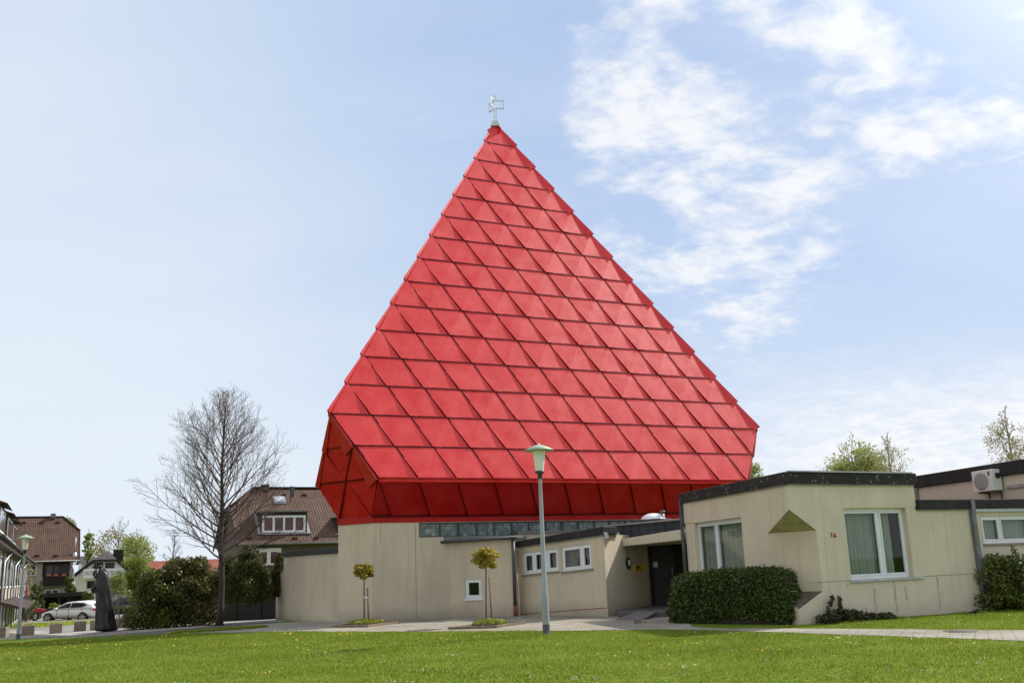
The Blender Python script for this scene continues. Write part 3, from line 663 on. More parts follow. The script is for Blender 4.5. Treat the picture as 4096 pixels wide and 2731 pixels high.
for i in range(3):
    CLp, BL = hexa_top[i]; C0, C1 = hexa_bot[i]; BR, C1r = hexa_top[(i + 1) % 3][0], hexa_bot[(i + 1) % 3][0]
    e, n = ebas(i)
    m = M(); wn = np.cross(BR - BL, C1 - BL); wn /= np.linalg.norm(wn)
    if wn @ n > 0: wn = -wn
    tops = [BL + (BR - BL) * j / 11 for j in range(12)]
    bots = [C1] + [C1 + (C1r - C1) * ((j + .5) / 11) for j in range(11)] + [C1r]
    def tri2(a, b, c, la, lb, lc): tile(m, [a + wn * la, b + wn * lb, c + wn * lc], [a - wn * .05, b - wn * .05, c - wn * .05])
    tri2(tops[0], bots[1], bots[0], .03, .0, .0)
    for j in range(11):
        tri2(tops[j], tops[j + 1], bots[j + 1], .08, .03, .07)
        tri2(tops[j + 1], bots[j + 2], bots[j + 1], .03, .0, .07)
    for j in range(11): seam(m, tops[j], bots[j + 1], wn, .04, .045, .06)
    for j in range(11): seam(m, tops[j + 1], bots[j + 1], wn, .02, .022, .03)
    seam(m, C1, C1r, wn, .04, .05, .06)
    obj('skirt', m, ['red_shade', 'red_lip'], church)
    # corner skirt
    m = M(); cn = np.cross(BL - CLp, C1 - BL); cn /= np.linalg.norm(cn)
    if cn @ (BL - AP) < 0: cn = -cn
    mid = (BL + CLp) / 2
    def tri3(a, b, c, la, lb, lc): tile(m, [a + cn * la, b + cn * lb, c + cn * lc], [a - cn * .05, b - cn * .05, c - cn * .05])
    tri3(CLp, mid, C0, .06, .05, .0); tri3(mid, C1, C0, .05, .02, .0); tri3(mid, BL, C1, .05, .05, .02)
    seam(m, mid, C0 + (C1 - C0) * .08, cn, .045, .05, .06)
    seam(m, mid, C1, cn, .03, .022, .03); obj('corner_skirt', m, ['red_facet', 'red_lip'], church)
    # eave strip under the tiles
    m = M(); en = -n
    m.quad(BL + en * .06 + Z * .0, BR + en * .06, BR + en * .03 - Z * .15, BL + en * .03 - Z * .15); m.quad(BL + en * .03 - Z * .15, BR + en * .03 - Z * .15, BR - en * .1 - Z * .15, BL - en * .1 - Z * .15)
    obj('eave_strip', m, 'red', church)
# fascia band round the foot of the roof, stone base below it
ring = []
for i in range(3): ring += [hexa_bot[i][0], hexa_bot[i][1]]
cen = V([AP[0], AP[1], 0])
def inset(p, k): q = V(p) * [1, 1, 0]; d = q - cen; return cen + d * (1 - k / np.linalg.norm(d))
m = M()
for a, b in zip(ring, ring[1:] + ring[:1]):
    a0, b0 = inset(a, -.01), inset(b, -.01); a1, b1 = inset(a, .3), inset(b, .3)
    m.quad(a0 + Z * 2.975, b0 + Z * 2.975, b0 + Z * 3.215, a0 + Z * 3.215); m.quad(a0 + Z * 2.975, b0 + Z * 2.975, b1 + Z * 2.975, a1 + Z * 2.975)
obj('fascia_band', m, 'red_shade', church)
m = M(); base_faces = []
for i in range(6):
    a, b = inset(ring[i], .03), inset(ring[(i + 1) % 6], .03); dv = b - a; L = np.linalg.norm(dv); az = math.atan2(dv[1], dv[0])
    F = Face(a, az, 1)
    long = i % 2 == 1
    holes = [(1.54, 2.50, min(L - 1.0, 1.54 + .75 + .64 * 17), 2.955)] if long else []
    wall_panel(m, F, [(0, -1.), (L, -1.), (L, 2.975), (0, 2.975)], holes, .12)
    if long: base_faces.append((F, L, holes[0]))
obj('base_wall', m, 'wall', church)
for fi, (F, L, h) in enumerate(base_faces):
    edges = [h[0]]
    x = h[0] + .75
    while x < h[2] + .01: edges.append(x); x += .64
    for j in range(len(edges) - 1):
        a, b = edges[j], edges[j + 1]
        fm = M(); F.box(fm, a, a + .035, h[1], h[3], .03, .11); F.box(fm, b - .02, b, h[1], h[3], .03, .11); F.box(fm, a + .035, b - .02, h[3] - .03, h[3], .032, .108); F.box(fm, a + .035, b - .02, h[1], h[1] + .03, .032, .108)
        w = obj('clerestory_window', fm, 'darkpipe', church)
        g = M(); g.add([F.P(a + .03, h[1] + .02, .08), F.P(b - .015, h[1] + .02, .08), F.P(b - .015, h[3] - .02, .08), F.P(a + .03, h[3] - .02, .08)], [(0, 1, 2, 3)],
                       [[(j * 1.37, 0), (j * 1.37 + .58, 0), (j * 1.37 + .58, .42), (j * 1.37, .42)]])
        obj('pane', g, 'stained', w)
# small filled joint marks on the stone
F0 = base_faces[0][0]
m = M(); F0.box(m, 1.41, 1.43, .02, 2.9, -.004, .02); F0.box(m, .26, .275, 2.35, 2.97, -.004, .02); obj('wall_joint', m, 'joint', church)
# finial: foot and three-armed cross of rods and square frames
m = M(); m.add([AP + V(p) for p in [(-.19, -.19, -.10), (.19, -.19, -.10), (.19, .19, -.10), (-.19, .19, -.10), (-.1, -.1, .17), (.1, -.1, .17), (.1, .1, .17), (-.1, .1, .17)]], [(3, 2, 1, 0), (4, 5, 6, 7), (0, 1, 5, 4), (1, 2, 6, 5), (2, 3, 7, 6), (3, 0, 4, 7)])
cross = obj('cross', m, 'cap', church)
for a, top in ((.12, 1.42), (.12 + 2 * PI / 3, 1.5), (.12 + 4 * PI / 3, 1.42)):
    d = np.array([math.cos(a), math.sin(a), 0]); r0 = AP + d * .055; m = M(); th = .04
    m.bar(r0 + Z * .1, r0 + Z * .78, th, th, d); m.bar(r0 + Z * 1.14, r0 + Z * top, th, th, d)
    m.bar(r0 + Z * .78 - d * .02, r0 + d * .33 + Z * .78, th, th); m.bar(r0 + Z * 1.14 - d * .02, r0 + d * .33 + Z * 1.14, th, th); m.bar(r0 + d * .33 + Z * .755, r0 + d * .33 + Z * 1.165, th, th, d)
    obj('cross_arm', m, 'steel', cross)

# ------------------------------------------------------------------ SACRISTY WING (far left)
a, b = G(c3(103, 742)), V([-5.75, 32.55, 0]); dv = b - a; L = np.linalg.norm(dv[:2]); az = math.atan2(dv[1], dv[0])
wing = thing('side_wing', 'low cream annexe wall with black sloping roof edge left of the red church', 'annexe', (a[0], a[1], a[2]))
F = Face([a[0], a[1], 0], az, 1)
def hz(p, F): q = on_wall(p[0], p[1], F.O, F.az); return float((q - F.O) @ F.d), float(q[2])
zl = hz(c3(103, 418), F)[1]; zr = hz(c3(390, 400), F)[1]; zlt = hz(c3(100, 393), F)[1]; zrt = hz(c3(390, 368), F)[1]
m = M(); wall_panel(m, F, [(0, -1), (L, -1), (L, zr), (0, zl)]); Fs = Face(F.P(0, 0), az + PI / 2, -1); wall_panel(m, Fs, [(0, -1), (7, -1), (7, zl), (0, zl)]); obj('wall', m, 'wall', wing)
m = M(); m.hexa([F.P(-.06, zl, -.07), F.P(L, zr, -.07), F.P(L, zr, 6), F.P(-.06, zl, 7), F.P(-.06, zlt, -.07), F.P(L, zrt, -.07), F.P(L, zrt, 6), F.P(-.06, zlt, 7)]); obj('roof_edge', m, 'bitumen', wing, bevel=.02)
m = crack(M(), F, 1.42, .05, 1.9, .045, 1); obj('filled_crack', m, 'patch', wing)
sa = G(c3(68, 742)); F2 = Face([a[0], a[1], 0], az, 1)
s0 = hz(c3(66, 600), F2)[0]; zt = hz(c3(68, 497), F2)[1]
pw = thing('garden_wall', 'short cream wall end with grey coping beside the black fence', 'wall', (a[0] - .3, a[1] + .2, a[2]))
m = M(); F2.box(m, s0, -.005, -1, zt, .03, .4); obj('wall', m, 'wall', pw)
m = M(); F2.box(m, s0 - .03, -.008, zt, zt + .06, .0, .43); obj('coping', m, 'lead', pw, bevel=.01)
gl = M(); q = F2.P(s0 - .06, zt - .42, .1); gl.lathe([(0.001, -.09), (.06, -.06), (.085, 0), (.06, .06), (.001, .09)], 12, q); o_ = obj('wall_lamp', gl, 'dome', pw)

# ------------------------------------------------------------------ CHAPEL ANNEXE (between church and library)
p0, p1, p2 = G(c3(765, 738)), G(c3(1213, 724)), G(c3(1292, 722))
for p in (p0, p1, p2): p[2] = 0
annex = thing('chapel_annexe', 'low cream annexe with one small square window and zinc roof edge', 'annexe', p0)
az = math.atan2(p1[1] - p0[1], p1[0] - p0[0]); L1 = np.linalg.norm(p1 - p0); F = Face(p0, az, 1)
w0, w1 = hz(c3(1040, 632), F), hz(c3(1122, 529), F)
tl, tr = hz(c3(757, 358), F)[1], hz(c3(1213, 330), F)[1]
m = M(); wall_panel(m, F, [(-.1, -.6), (L1, -.6), (L1, tr), (-.1, tl)], [(w0[0], w0[1], w1[0], w1[1])], .12)
az2 = math.atan2(p2[1] - p1[1], p2[0] - p1[0]); L2 = np.linalg.norm(p2 - p1); Fb = Face(p1, az2, 1); tr2 = tr + .03
wall_panel(m, Fb, [(0, -.6), (L2, -.6), (L2, tr2), (0, tr)])
Fc = Face(p2, az2 + PI / 2, 1); wall_panel(m, Fc, [(0, -.6), (3, -.6), (3, tr2), (0, tr2)]); obj('wall', m, 'wall', annex)
window(annex, F, (w0[0], w0[1], w1[0], w1[1]), [], .03, .06, sill=('pvc',), curtain=None, back=.35)
m = M(); gl0, gl1 = hz(c3(738, 358), F), hz(c3(735, 318), F); gr0, gr1 = hz(c3(1290, 322), F), hz(c3(1305, 307), F)
back = lambda p: V([p[0] + .6, p[1] + 2.6, p[2]])
A = F.P(gl0[0], gl0[1] - .0, -.12); Bq = F.P(gr1[0], gr0[1], -.12); C_ = F.P(gl0[0], gl1[1], -.12); D_ = F.P(gr1[0], gr1[1], -.12)
m.hexa([A, Bq, back(Bq), F.P(gl0[0], gl0[1], .55), C_, D_, back(D_), F.P(gl0[0], gl1[1], .55)]); obj('roof_edge', m, 'lead', annex, bevel=.015)
m = M(); m.tube([A + V([0, -.05, .02]), Bq + V([0, -.05, .02])], .045, 8); obj('gutter', m, 'darkpipe', annex)
m = M()
for t in (.1, .3, .42): q = C_ + (D_ - C_) * t; m.box(q + V([0, .05, .02]), (.12, .1, .05))
obj('roof_bracket', m, 'darkpipe', annex)
m = M(); q = p2 + V([.02, -.08, 0]); m.tube([q + Z * tr2, q + Z * .32], .055, 10); dp = obj('downpipe', m, 'darkpipe', annex)
m = M(); m.tube([q + Z * .32, q + Z * -.02], .058, 10); obj('pipe_foot', m, 'rustpipe', dp)
m = crack(M(), F, .52, .1, 1.95, .045, 2); obj('filled_crack', m, 'patch', annex)
m = M(); F.box(m, 1.02, 1.06, .08, .2, -.02, .02); obj('vent', m, 'lead', annex)
# raised concrete strip with a coping behind the annexe
cpl, cpr = on_wall(*c4(530, 195), AP * [1, 1, 0] + V([0, -6.2, 0]), yaw), on_wall(*c4(800, 190), AP * [1, 1, 0] + V([0, -6.2, 0]), yaw)
Fq = Face([cpl[0], cpl[1], 0], yaw, 1); Lq = np.linalg.norm((cpr - cpl)[:2])
m = M(); Fq.box(m, 0, Lq, 1.2, cpl[2] - .08, .02, .3); rp = obj('roof_upstand', m, 'wall', annex); m = M(); Fq.box(m, -.05, Lq, cpl[2] - .08, cpl[2] + .01, -.05, .35); obj('coping', m, 'lead', rp)

# ------------------------------------------------------------------ LIBRARY ANNEXE
la, lb = G(c4(540, 572)), G(c4(932, 578)); la[2] = lb[2] = 0
ld = V([4.12, 31.73, 0])
lib = thing('library_annexe', 'low cream annexe with two strip windows under a thick black roof edge', 'annexe', la)
az = math.atan2(lb[1] - la[1], lb[0] - la[0]); L = np.linalg.norm(lb - la); F = Face(la, az, 1)
fbl, fbr = hz(c4(527, 265), F), hz(c4(920, 208), F); ftl, ftr = hz(c4(523, 240), F), hz(c4(927, 172), F)
k = (fbr[1] - fbl[1]) / (fbr[0] - fbl[0])
def lw(tl, tr, bl, br):
    p = [hz(c4(*q), F) for q in (tl, tr, bl, br)]; s0 = (p[0][0] + p[2][0]) / 2; s1 = (p[1][0] + p[3][0]) / 2
    return s0, (p[2][1] - k * s0 + p[3][1] - k * s1) / 2, s1, (p[0][1] - k * s0 + p[1][1] - k * s1) / 2
F.k = k
r1 = lw((550, 292), (708, 272), (552, 386), (710, 373)); r2 = lw((722, 268), (858, 249), (727, 374), (860, 360))
m = M(); zt0 = fbl[1] - k * fbl[0]
wall_panel(m, F, [(0, -.6), (L, -.8), (L, zt0), (0, zt0)], [r1, r2], .12)
az3 = math.atan2(ld[1] - lb[1], ld[0] - lb[0]); L3 = np.linalg.norm(ld - lb); Fs = Face(lb, az3, 1)
zs = zt0 + k * L
wall_panel(m, Fs, [(0, -.6), (L3, -.6), (L3, zs), (0, zs)]); obj('wall', m, 'wall', lib)
sp1 = [hz(c4(597, 290), F)[0], hz(c4(657, 285), F)[0]]; sp2 = [hz(c4(811, 260), F)[0]]
window(lib, F, r1, sp1, .03, .06, sill=True, curtain='blind')
window(lib, F, r2, sp2, .03, .06, sill=True, curtain=['blind', 'curtain2'], cover=[None, (0.0, .75)])
m = M(); zb0, zb1 = ftl[1] - k * ftl[0], ftr[1] - k * ftr[0]
m.hexa([F.P(-.05, zt0, -.1), F.P(L + .06, zt0, -.1), F.P(L + .06, zt0, .55), F.P(-.05, zt0, .9), F.P(-.05, zb0, -.1), F.P(L + .06, zb1, -.1), F.P(L + .06, zb1, .55), F.P(-.05, zb0, .9)])
obj('roof_edge', m, 'bitumen', lib, bevel=.02)
m = M(); F.box(m, -.03, L + .03, zt0 - .035, zt0 - .002, -.06, .02); obj('drip_trim', m, 'lead', lib)
m = M(); Fs.box(m, -.08, .95, zs - .0, zs + .06, -.09, .05); m.box(Fs.P(-.02, zs - .06, -.1), (.12, .1, .1)); obj('gutter', m, 'zinc', lib)
m = M(); F.box(m, .02, L - .02, .03, .05, -.006, .02); obj('plinth_line', m, 'rustpipe', lib)

# entrance: canopy, slate parapet, recess, door, step
ent = thing('entrance_porch', 'shaded flat-roofed entrance with cream canopy beam between library and parish house', 'porch', (3.9, 29.3, 0))
PHO = V([6.2, 22.52, 0]); A1, A2 = .4665, 1.7947
FL = Face(PHO, A2, -1); FRt = Face(PHO, A1, 1)
q0 = Fs.P(1.31, 0); q1 = FL.P(6.25, 0); az4 = math.atan2(q1[1] - q0[1], q1[0] - q0[0]); Fc = Face(q0, az4, 1); L4 = np.linalg.norm(q1 - q0)
b0, b1 = hz(c4(995, 262), Fc), hz(c4(1275, 232), Fc); t0, t1 = hz(c4(995, 229), Fc), hz(c4(1275, 184), Fc)
m = M(); m.hexa([Fc.P(0.01, b0[1]), Fc.P(L4, b1[1]), Fc.P(L4 + .3, b1[1], 4.), Fc.P(.01, b0[1], 1.6), Fc.P(.01, t0[1]), Fc.P(L4, t1[1]), Fc.P(L4 + .3, t1[1], 4.), Fc.P(.01, t0[1], 1.6)])
obj('canopy', m, 'wall2', ent, bevel=.01)
Fp = Face(V([q0[0], q0[1], 0]) + (np.array([-Fc.n[0], -Fc.n[1], 0])) * .55, az4, 1)
pl0, pl1 = hz(c4(925, 212), Fp), hz(c4(1275, 188), Fp); pt0, pt1 = hz(c4(925, 174), Fp), hz(c4(1275, 138), Fp)
m = M(); m.quad(Fp.P(pl0[0], pl0[1] - .3), Fp.P(pl1[0] + .8, pl1[1] - .3), Fp.P(pl1[0] + .8, pt1[1]), Fp.P(pl0[0], pt0[1])); m.quad(Fp.P(pl0[0], pt0[1]), Fp.P(pl1[0] + .8, pt1[1]), Fp.P(pl1[0] + .8, pt1[1], 3.5), Fp.P(pl0[0], pt0[1], 1.5)); obj('slate_parapet', m, 'slate', ent)
m = M(); m.bar(Fp.P(pl0[0] - .05, pt0[1] + .01, .03), Fp.P(pl1[0] + .8, pt1[1] + .012, .03), .16, .05); obj('parapet_coping', m, 'sill', ent, bevel=.01)
qb = ld; qe = V([6.9, 31.6, 0])
m = M(); dvb = qe - qb; Fd = Face(qb, math.atan2(dvb[1], dvb[0]), 1); wall_panel(m, Fd, [(0, -.3), (2.8, -.3), (2.8, 2.6), (0, 2.6)]); obj('back_wall', m, 'darkwood', ent)
m = M(); Fd.box(m, .0, .11, 0.1, 2.2, -.10, .0); Fd.box(m, .78, .86, .1, 2.2, -.10, 0); Fd.box(m, .11, .78, 2.1, 2.2, -.10, 0); obj('door_frame', m, 'darkwood', ent)
MT['doorgrey'] = rough_mat('dark_grey_door', (.022, .022, .02), .6, .2, 3)
m = M(); Fd.box(m, .115, .775, .12, 2.1, -.06, 0); dr = obj('door', m, 'doorgrey', ent); m = M(); m.tube([Fd.P(.70, 1.0, -.1), Fd.P(.70, 1.35, -.1)], .012, 8); obj('handle', m, 'zinc', dr)
nt = thing('paper_notice', 'small white paper notice taped to the dark entrance door', 'notice', Fd.P(.35, 1.4, -.063))
n0, n1 = hz(c4(1133, 356), Fd), hz(c4(1153, 331), Fd)
m = M(); m.quad(Fd.P(n0[0], n0[1], -.066), Fd.P(n1[0], n0[1], -.066), Fd.P(n1[0], n1[1], -.066), Fd.P(n0[0], n1[1], -.066)); obj('sheet', m, 'paper', nt)
m = M()
for j in range(4): z = n1[1] - .04 - j * .04; m.quad(Fd.P(n0[0] + .03, z, -.068), Fd.P(n1[0] - .03 - .02 * (j % 2), z, -.068), Fd.P(n1[0] - .03 - .02 * (j % 2), z + .008, -.068), Fd.P(n0[0] + .03, z + .008, -.068))
obj('print', m, 'patch', nt)
MT['stepstone'] = rough_mat('dark_step_stone', (.10, .09, .08), .9, .25, 4, .3)
stp = M(); stp.prism([(2.66, 28.12), (4.25, 27.36), (5.05, 28.3), (6.5, 31.6), (4.1, 31.7), (2.80, 29.25)], -.05, .15); obj('step', stp, 'stepstone', ent, bevel=.01)
rmp = thing('ramp_plate', 'grey metal ramp plate leaning on the entrance step', 'ramp', (3.0, 27.4, 0))
rb0, rb1 = G(cD(205, 767)), G(cD(405, 768)); e_ = np.array([math.cos(-.45), math.sin(-.45), 0]); nback = np.array([.45, .9, 0])
rt0, rt1 = rb0 + nback * .95 + e_ * .28 + Z * .165, rb1 + nback * .95 + e_ * .02 + Z * .165
m = M(); m.hexa([rb0 + Z * .01, rb1 + Z * .01, rt1 - Z * .02, rt0 - Z * .02, rb0 + Z * .025, rb1 + Z * .025, rt1, rt0]); obj('plate', m, 'lead', rmp)
bk = thing('paving_block', 'small tan block left lying on the paving before the entrance', 'block', (2.93, 25.13, 0))
m = M(); m.box((2.87, 25.15, .055), (.16, .12, .11), .1); obj('block', m, 'timber', bk, bevel=.006); m = M(); m.box((3.02, 25.12, .035), (.13, .1, .07), .1); obj('offcut', m, 'concrete', bk, bevel=.006)
# bulkhead lamp and yellow library sign on the side wall
bp = hz(c4(1020, 337), Fs); lp = thing('bulkhead_lamp', 'round black caged wall lamp beside the yellow sign', 'wall lamp', Fs.P(*bp))
def disc_lathe(F, a, z, prof, n=18):
    m = M(); c = F.P(a, z); r_ = [];
    for rad, dn in prof: r_.append([c + F.d * rad * math.cos(t) + Z * rad * 1.05 * math.sin(t) + F.n * dn for t in np.linspace(0, 2 * PI, n, endpoint=False)])
    return m.loft(r_, caps=False)
obj('housing', disc_lathe(Fs, bp[0], bp[1], [(.165, 0), (.165, .05), (.14, .07), (.11, .07), (.10, .05)]), 'ink', lp)
obj('globe', disc_lathe(Fs, bp[0], bp[1], [(.105, .05), (.09, .085), (.05, .105), (.001, .11)]), 'lantern', lp)
m = M()
for s_ in (-1, 1): m.tube([Fs.P(bp[0] + s_ * .035, bp[1] - .1, -.08), Fs.P(bp[0] + s_ * .035, bp[1], -.12), Fs.P(bp[0] + s_ * .035, bp[1] + .1, -.08)], .009, 6); m.tube([Fs.P(bp[0] - .1, bp[1] + s_ * .035, -.08), Fs.P(bp[0], bp[1] + s_ * .035, -.12), Fs.P(bp[0] + .1, bp[1] + s_ * .035, -.08)], .009, 6)
obj('cage', m, 'ink', lp)
m = M(); m.tube([Fs.P(bp[0] - .02, bp[1] + .15, -.015), Fs.P(bp[0] - .03, zs - .05, -.015)], .012, 6); obj('conduit', m, 'lead', lp)
g0, g1 = hz(c4(1047, 378), Fs), hz(c4(1087, 343), Fs)
sg = thing('library_sign', 'yellow enamel sign with black book symbol on the entrance side wall', 'sign', Fs.P((g0[0] + g1[0]) / 2, g0[1]))
m = M(); Fs.box(m, g0[0], g1[0], g0[1], g1[1], -.025, .0); obj('plate', m, 'yellow', sg, bevel=.005)
sw, sh = g1[0] - g0[0], g1[1] - g0[1]; m = M()
def sgq(x0, y0, x1, y1, sk=0): m.quad(*[Fs.P(g0[0] + sw * (x + (sk if top else 0)), g0[1] + sh * y, -.029) for x, y, top in ((x0, y0, 0), (x1, y0, 0), (x1, y1, 1), (x0, y1, 1))])
sgq(.20, .42, .29, .84); sgq(.31, .42, .40, .84); sgq(.42, .42, .51, .84); sgq(.64, .42, .73, .84, -.17)
obj('book_symbol', m, 'ink', sg); m = M()
for i in range(11): sgq(.20 + i * .052, .27, .235 + i * .052, .33)
for i in range(5): sgq(.20 + i * .052, .16, .235 + i * .052, .22)
obj('lettering', m, 'ink', sg)
# skylight dome and vent on the entrance roof
dm = survey(*cD(470, 40), 31.2); dome = thing('skylight', 'white domed skylight on the entrance roof', 'skylight', dm)
m = M(); m.box(dm - Z * .13, (.95, .8, .2), az4); obj('kerb', m, 'darkpipe', dome, bevel=.01)
m = M(); m.lathe([(.40, -.03), (.37, .03), (.28, .1), (.15, .15), (.001, .165)], 20, dm); obj('dome', m, 'dome', dome)
vp = survey(*cD(540, 45), 31.0); vent = thing('vent_pipe', 'short zinc vent pipe with cap beside the domed skylight', 'vent pipe', vp - Z * .2)
m = M(); m.tube([vp - Z * .25, vp + Z * .2], .055, 12); obj('pipe', m, 'zinc', vent); m = M(); m.lathe([(.001, .27), (.09, .25), (.09, .21), (.001, .2)], 12, vp); obj('cap', m, 'lead', vent)
vp = survey(*cD(690, 35), 31.0); d2 = thing('skylight', 'partly hidden skylight at the right end of the entrance roof', 'skylight', vp)
m = M(); m.lathe([(.34, -.1), (.33, -.03), (.26, .03), (.15, .06), (.001, .07)], 18, vp + V([.25, 0, 0])); obj('dome', m, 'dome', d2)

# ------------------------------------------------------------------ PARISH HOUSE (right)
ph = thing('parish_house', 'cream flat-roofed parish house numbered 16 with curtained windows and notched corner', 'house', PHO)
zt = 3.13
rO = [(0, -.6), (4.05, -.6), (4.05, zt), (0, zt), (0, 2.55), (.76, 2.065), (.76, .70), (0, .34)]
lO = [(0, -.6), (6.2, -.6), (6.2, zt), (0, zt), (0, 2.55), (1.15, 2.05), (1.15, .70), (0, .34)]
m = M(); wr = (1.67, .91, 3.72, 2.565); wl = (2.52, .95, 5.57, 2.515)
wall_panel(m, FRt, rO, [wr], .2); wall_panel(m, FL, lO, [wl], .2)
mq = M(); mq.quad(FRt.P(.76, .70), FRt.P(.76, 2.065), FL.P(1.15, 2.05), FL.P(1.15, .70)); obj('notch_panel', mq, 'wall', ph)  # darker wall colour stands in for the shade on the notch
# back and right sides
Rend = FRt.P(4.05, 0); Lend = FL.P(6.2, 0)
Fr2 = Face(Rend, A1 + PI / 2, 1); wall_panel(m, Fr2, [(0, -.6), (7, -.6), (7, zt), (0, zt)])
Fl2 = Face(Lend, A1, -1); wall_panel(m, Fl2, [(0, -.6), (6, -.6), (6, zt), (0, zt)]); obj('wall', m, 'wall2', ph)
m = M(); FRt.box(m, 3.74, 4.085, 2.58, zt - .005, -.006, .05); obj('lintel', m, 'wall2', ph, bevel=.008)
m = M(); FL.box(m, 5.6, 6.24, 2.525, zt - .005, -.02, .05); obj('lintel', m, 'wall2', ph, bevel=.008)
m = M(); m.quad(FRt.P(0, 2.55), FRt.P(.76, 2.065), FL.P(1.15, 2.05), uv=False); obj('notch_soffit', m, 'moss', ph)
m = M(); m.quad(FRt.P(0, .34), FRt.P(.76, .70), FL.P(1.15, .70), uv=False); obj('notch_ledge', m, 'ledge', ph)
window(ph, FRt, wr, [2.87], .12, .075, sill=('zinc', 1.62, 4.02), curtain='curtain', cover=[None, (0, .72)], back=1.2)
window(ph, FL, wl, [4.33], .12, .075, sill=('zinc',), curtain='curtain', back=1.2)
m = M(); FRt.box(m, .03, 4.03, .895, .91, -.004, .02); m2 = M(); FL.box(m, .02, 2.4, .72, .735, -.004, .02); obj('panel_joint', m, 'joint', ph)
for s_, z0, z1 in ((2.36, .12, .72), (3.02, .05, .86), (3.38, .35, .72)): obj('filled_crack', crack(M(), FRt, s_, z0, z1, .06, int(s_ * 10)), 'patch', ph)
m = M(); FRt.box(m, 1.5, 1.58, .78, .85, -.004, .02); obj('filler_spot', m, 'patch', ph)
# roof slab with fascia
fz0, fz1 = zt, 3.40
poly = [FL.P(6.3, 0, -.1), FL.P(-.03, 0, -.1), FRt.P(-.03, 0, -.1)]
corner = PHO + FRt.n * .1 + FL.n * .1
poly = [tuple(FL.P(6.32, 0, -.1)[:2]), tuple(corner[:2]), tuple(FRt.P(4.13, 0, -.1)[:2]), tuple((FRt.P(4.13, 0) - FRt.n * 7)[:2]), tuple((FL.P(6.32, 0, 0) - FL.n * 5 + V([0, 1, 0]))[:2])]
m = M(); m.prism(poly, fz0, fz1); obj('roof_edge', m, 'bitumen_lichen', ph, bevel=.02)
m = M(); FRt.box(m, .0, 4.08, zt - .03, zt - .001, -.055, .01); FL.box(m, .0, 6.25, zt - .03, zt - .001, -.055, .01); obj('drip_trim', m, 'lead', ph)
m = M(); m.bar(corner * [1, 1, 0] + Z * 3.41 + V([.1, .05, 0]), FRt.P(4.0, 3.41, -.05), .12, .03); obj('roof_trim', m, 'zinc', ph)
m = M(); m.tube([FL.P(6.24, 3.2, -.08), FL.P(6.24, 0.0, -.08)], .055, 10); obj('downpipe', m, 'darkpipe', ph)
def text_mesh(s):
    cu = bpy.data.curves.new('numerals', 'FONT'); cu.body = s; cu.size = 1; cu.extrude = .06; cu.align_x = 'CENTER'
    o = bpy.data.objects.new('numerals', cu); COL.objects.link(o); dg = bpy.context.evaluated_depsgraph_get(); me = bpy.data.meshes.new_from_object(o.evaluated_get(dg))
    vs = [tuple(v.co) for v in me.vertices]; fs = [list(p.vertices) for p in me.polygons]; bpy.data.objects.remove(o); return vs, fs
for ch, s_, z_ in (('1', 1.205, 1.905), ('6', 1.305, 1.89)):
    vs, fs = text_mesh(ch); m = M(); m.add([FRt.P(s_ + v[0] * .155, z_ + v[1] * .155, -.012 - v[2] * .2) for v in vs], fs); obj('house_number', m, 'rednum', ph)

# ------------------------------------------------------------------ RIGHT WING + HALL
rw = thing('right_wing', 'lower cream wing with strip window and grey downpipe right of house 16', 'annexe', Rend)
F4 = Face(FRt.P(4.055, 0, .01), A1, 1); m = M(); wz = (2.32, 1.64, 4.9, 2.34)
wall_panel(m, F4, [(0, -.6), (7, -.6), (7, 2.52), (0, 2.52)], [wz], .14); Fe = Face(F4.P(7, 0), A1 + PI / 2, 1); wall_panel(m, Fe, [(0, -.6), (6, -.6), (6, 2.52), (0, 2.52)]); obj('wall', m, 'wall2', rw)
window(rw, F4, wz, [3.05, 4.2], .05, .06, sill=True, curtain='curtain')
m = M(); m.prism([tuple(F4.P(.05, 0, -.09)[:2]), tuple(F4.P(7.1, 0, -.09)[:2]), tuple(F4.P(7.1, 0, 6)[:2]), tuple(F4.P(.05, 0, 6)[:2])], 2.52, 2.76); obj('roof_edge', m, 'bitumen', rw, bevel=.02)
m = M(); F4.box(m, .04, 1.8, 2.49, 2.518, -.05, .01); obj('drip_trim', m, 'lead', rw)
m = M(); F4.box(m, 2.05, 7, 2.44, 2.515, -.06, -.002); obj('cable_duct', m, 'zinc', rw)
m = M(); F4.box(m, 1.9, 2.03, -.1, 2.45, -.11, -.01); F4.box(m, 1.9, 2.03, 2.45, 2.77, -.13, -.095); obj('downpipe', m, 'lead', rw)
m = M(); F4.box(m, 0, 7, .905, .92, -.004, .02); obj('panel_joint', m, 'joint', rw)
m = crack(M(), F4, .44, .1, .9, .05, 4); obj('filled_crack', m, 'patch', rw)
hall = thing('hall', 'taller cream hall volume with black roof edge behind the right wing', 'hall', (14, 27, 2.7))
H1 = on_wall(4150, 2000, V([14.0, 26.9, 0]), A2); Fh = Face([H1[0], H1[1], 0], A2, -1)
m = M(); wall_panel(m, Fh, [(-.3, 2.5), (9, 2.5), (9, 3.50), (-.3, 3.50)]); Fh2 = Face(Fh.P(-.3, 0), A1, 1); wall_panel(m, Fh2, [(0, 2.5), (8, 2.5), (8, 3.5), (0, 3.5)]); obj('wall', m, 'wall2', hall)
m = M(); m.prism([tuple(Fh.P(9, 0, -.1)[:2]), tuple((Fh.P(-.4, 0, -.1))[:2]), tuple(Fh2.P(8, 0, -.1)[:2]), tuple(Fh2.P(8, 0, 8)[:2])], 3.50, 3.88); obj('roof_edge', m, 'bitumen', hall, bevel=.02)
s0 = hz(cR(262, 540), Fh)[0]; s1 = hz(cR(236, 540), Fh)[0]
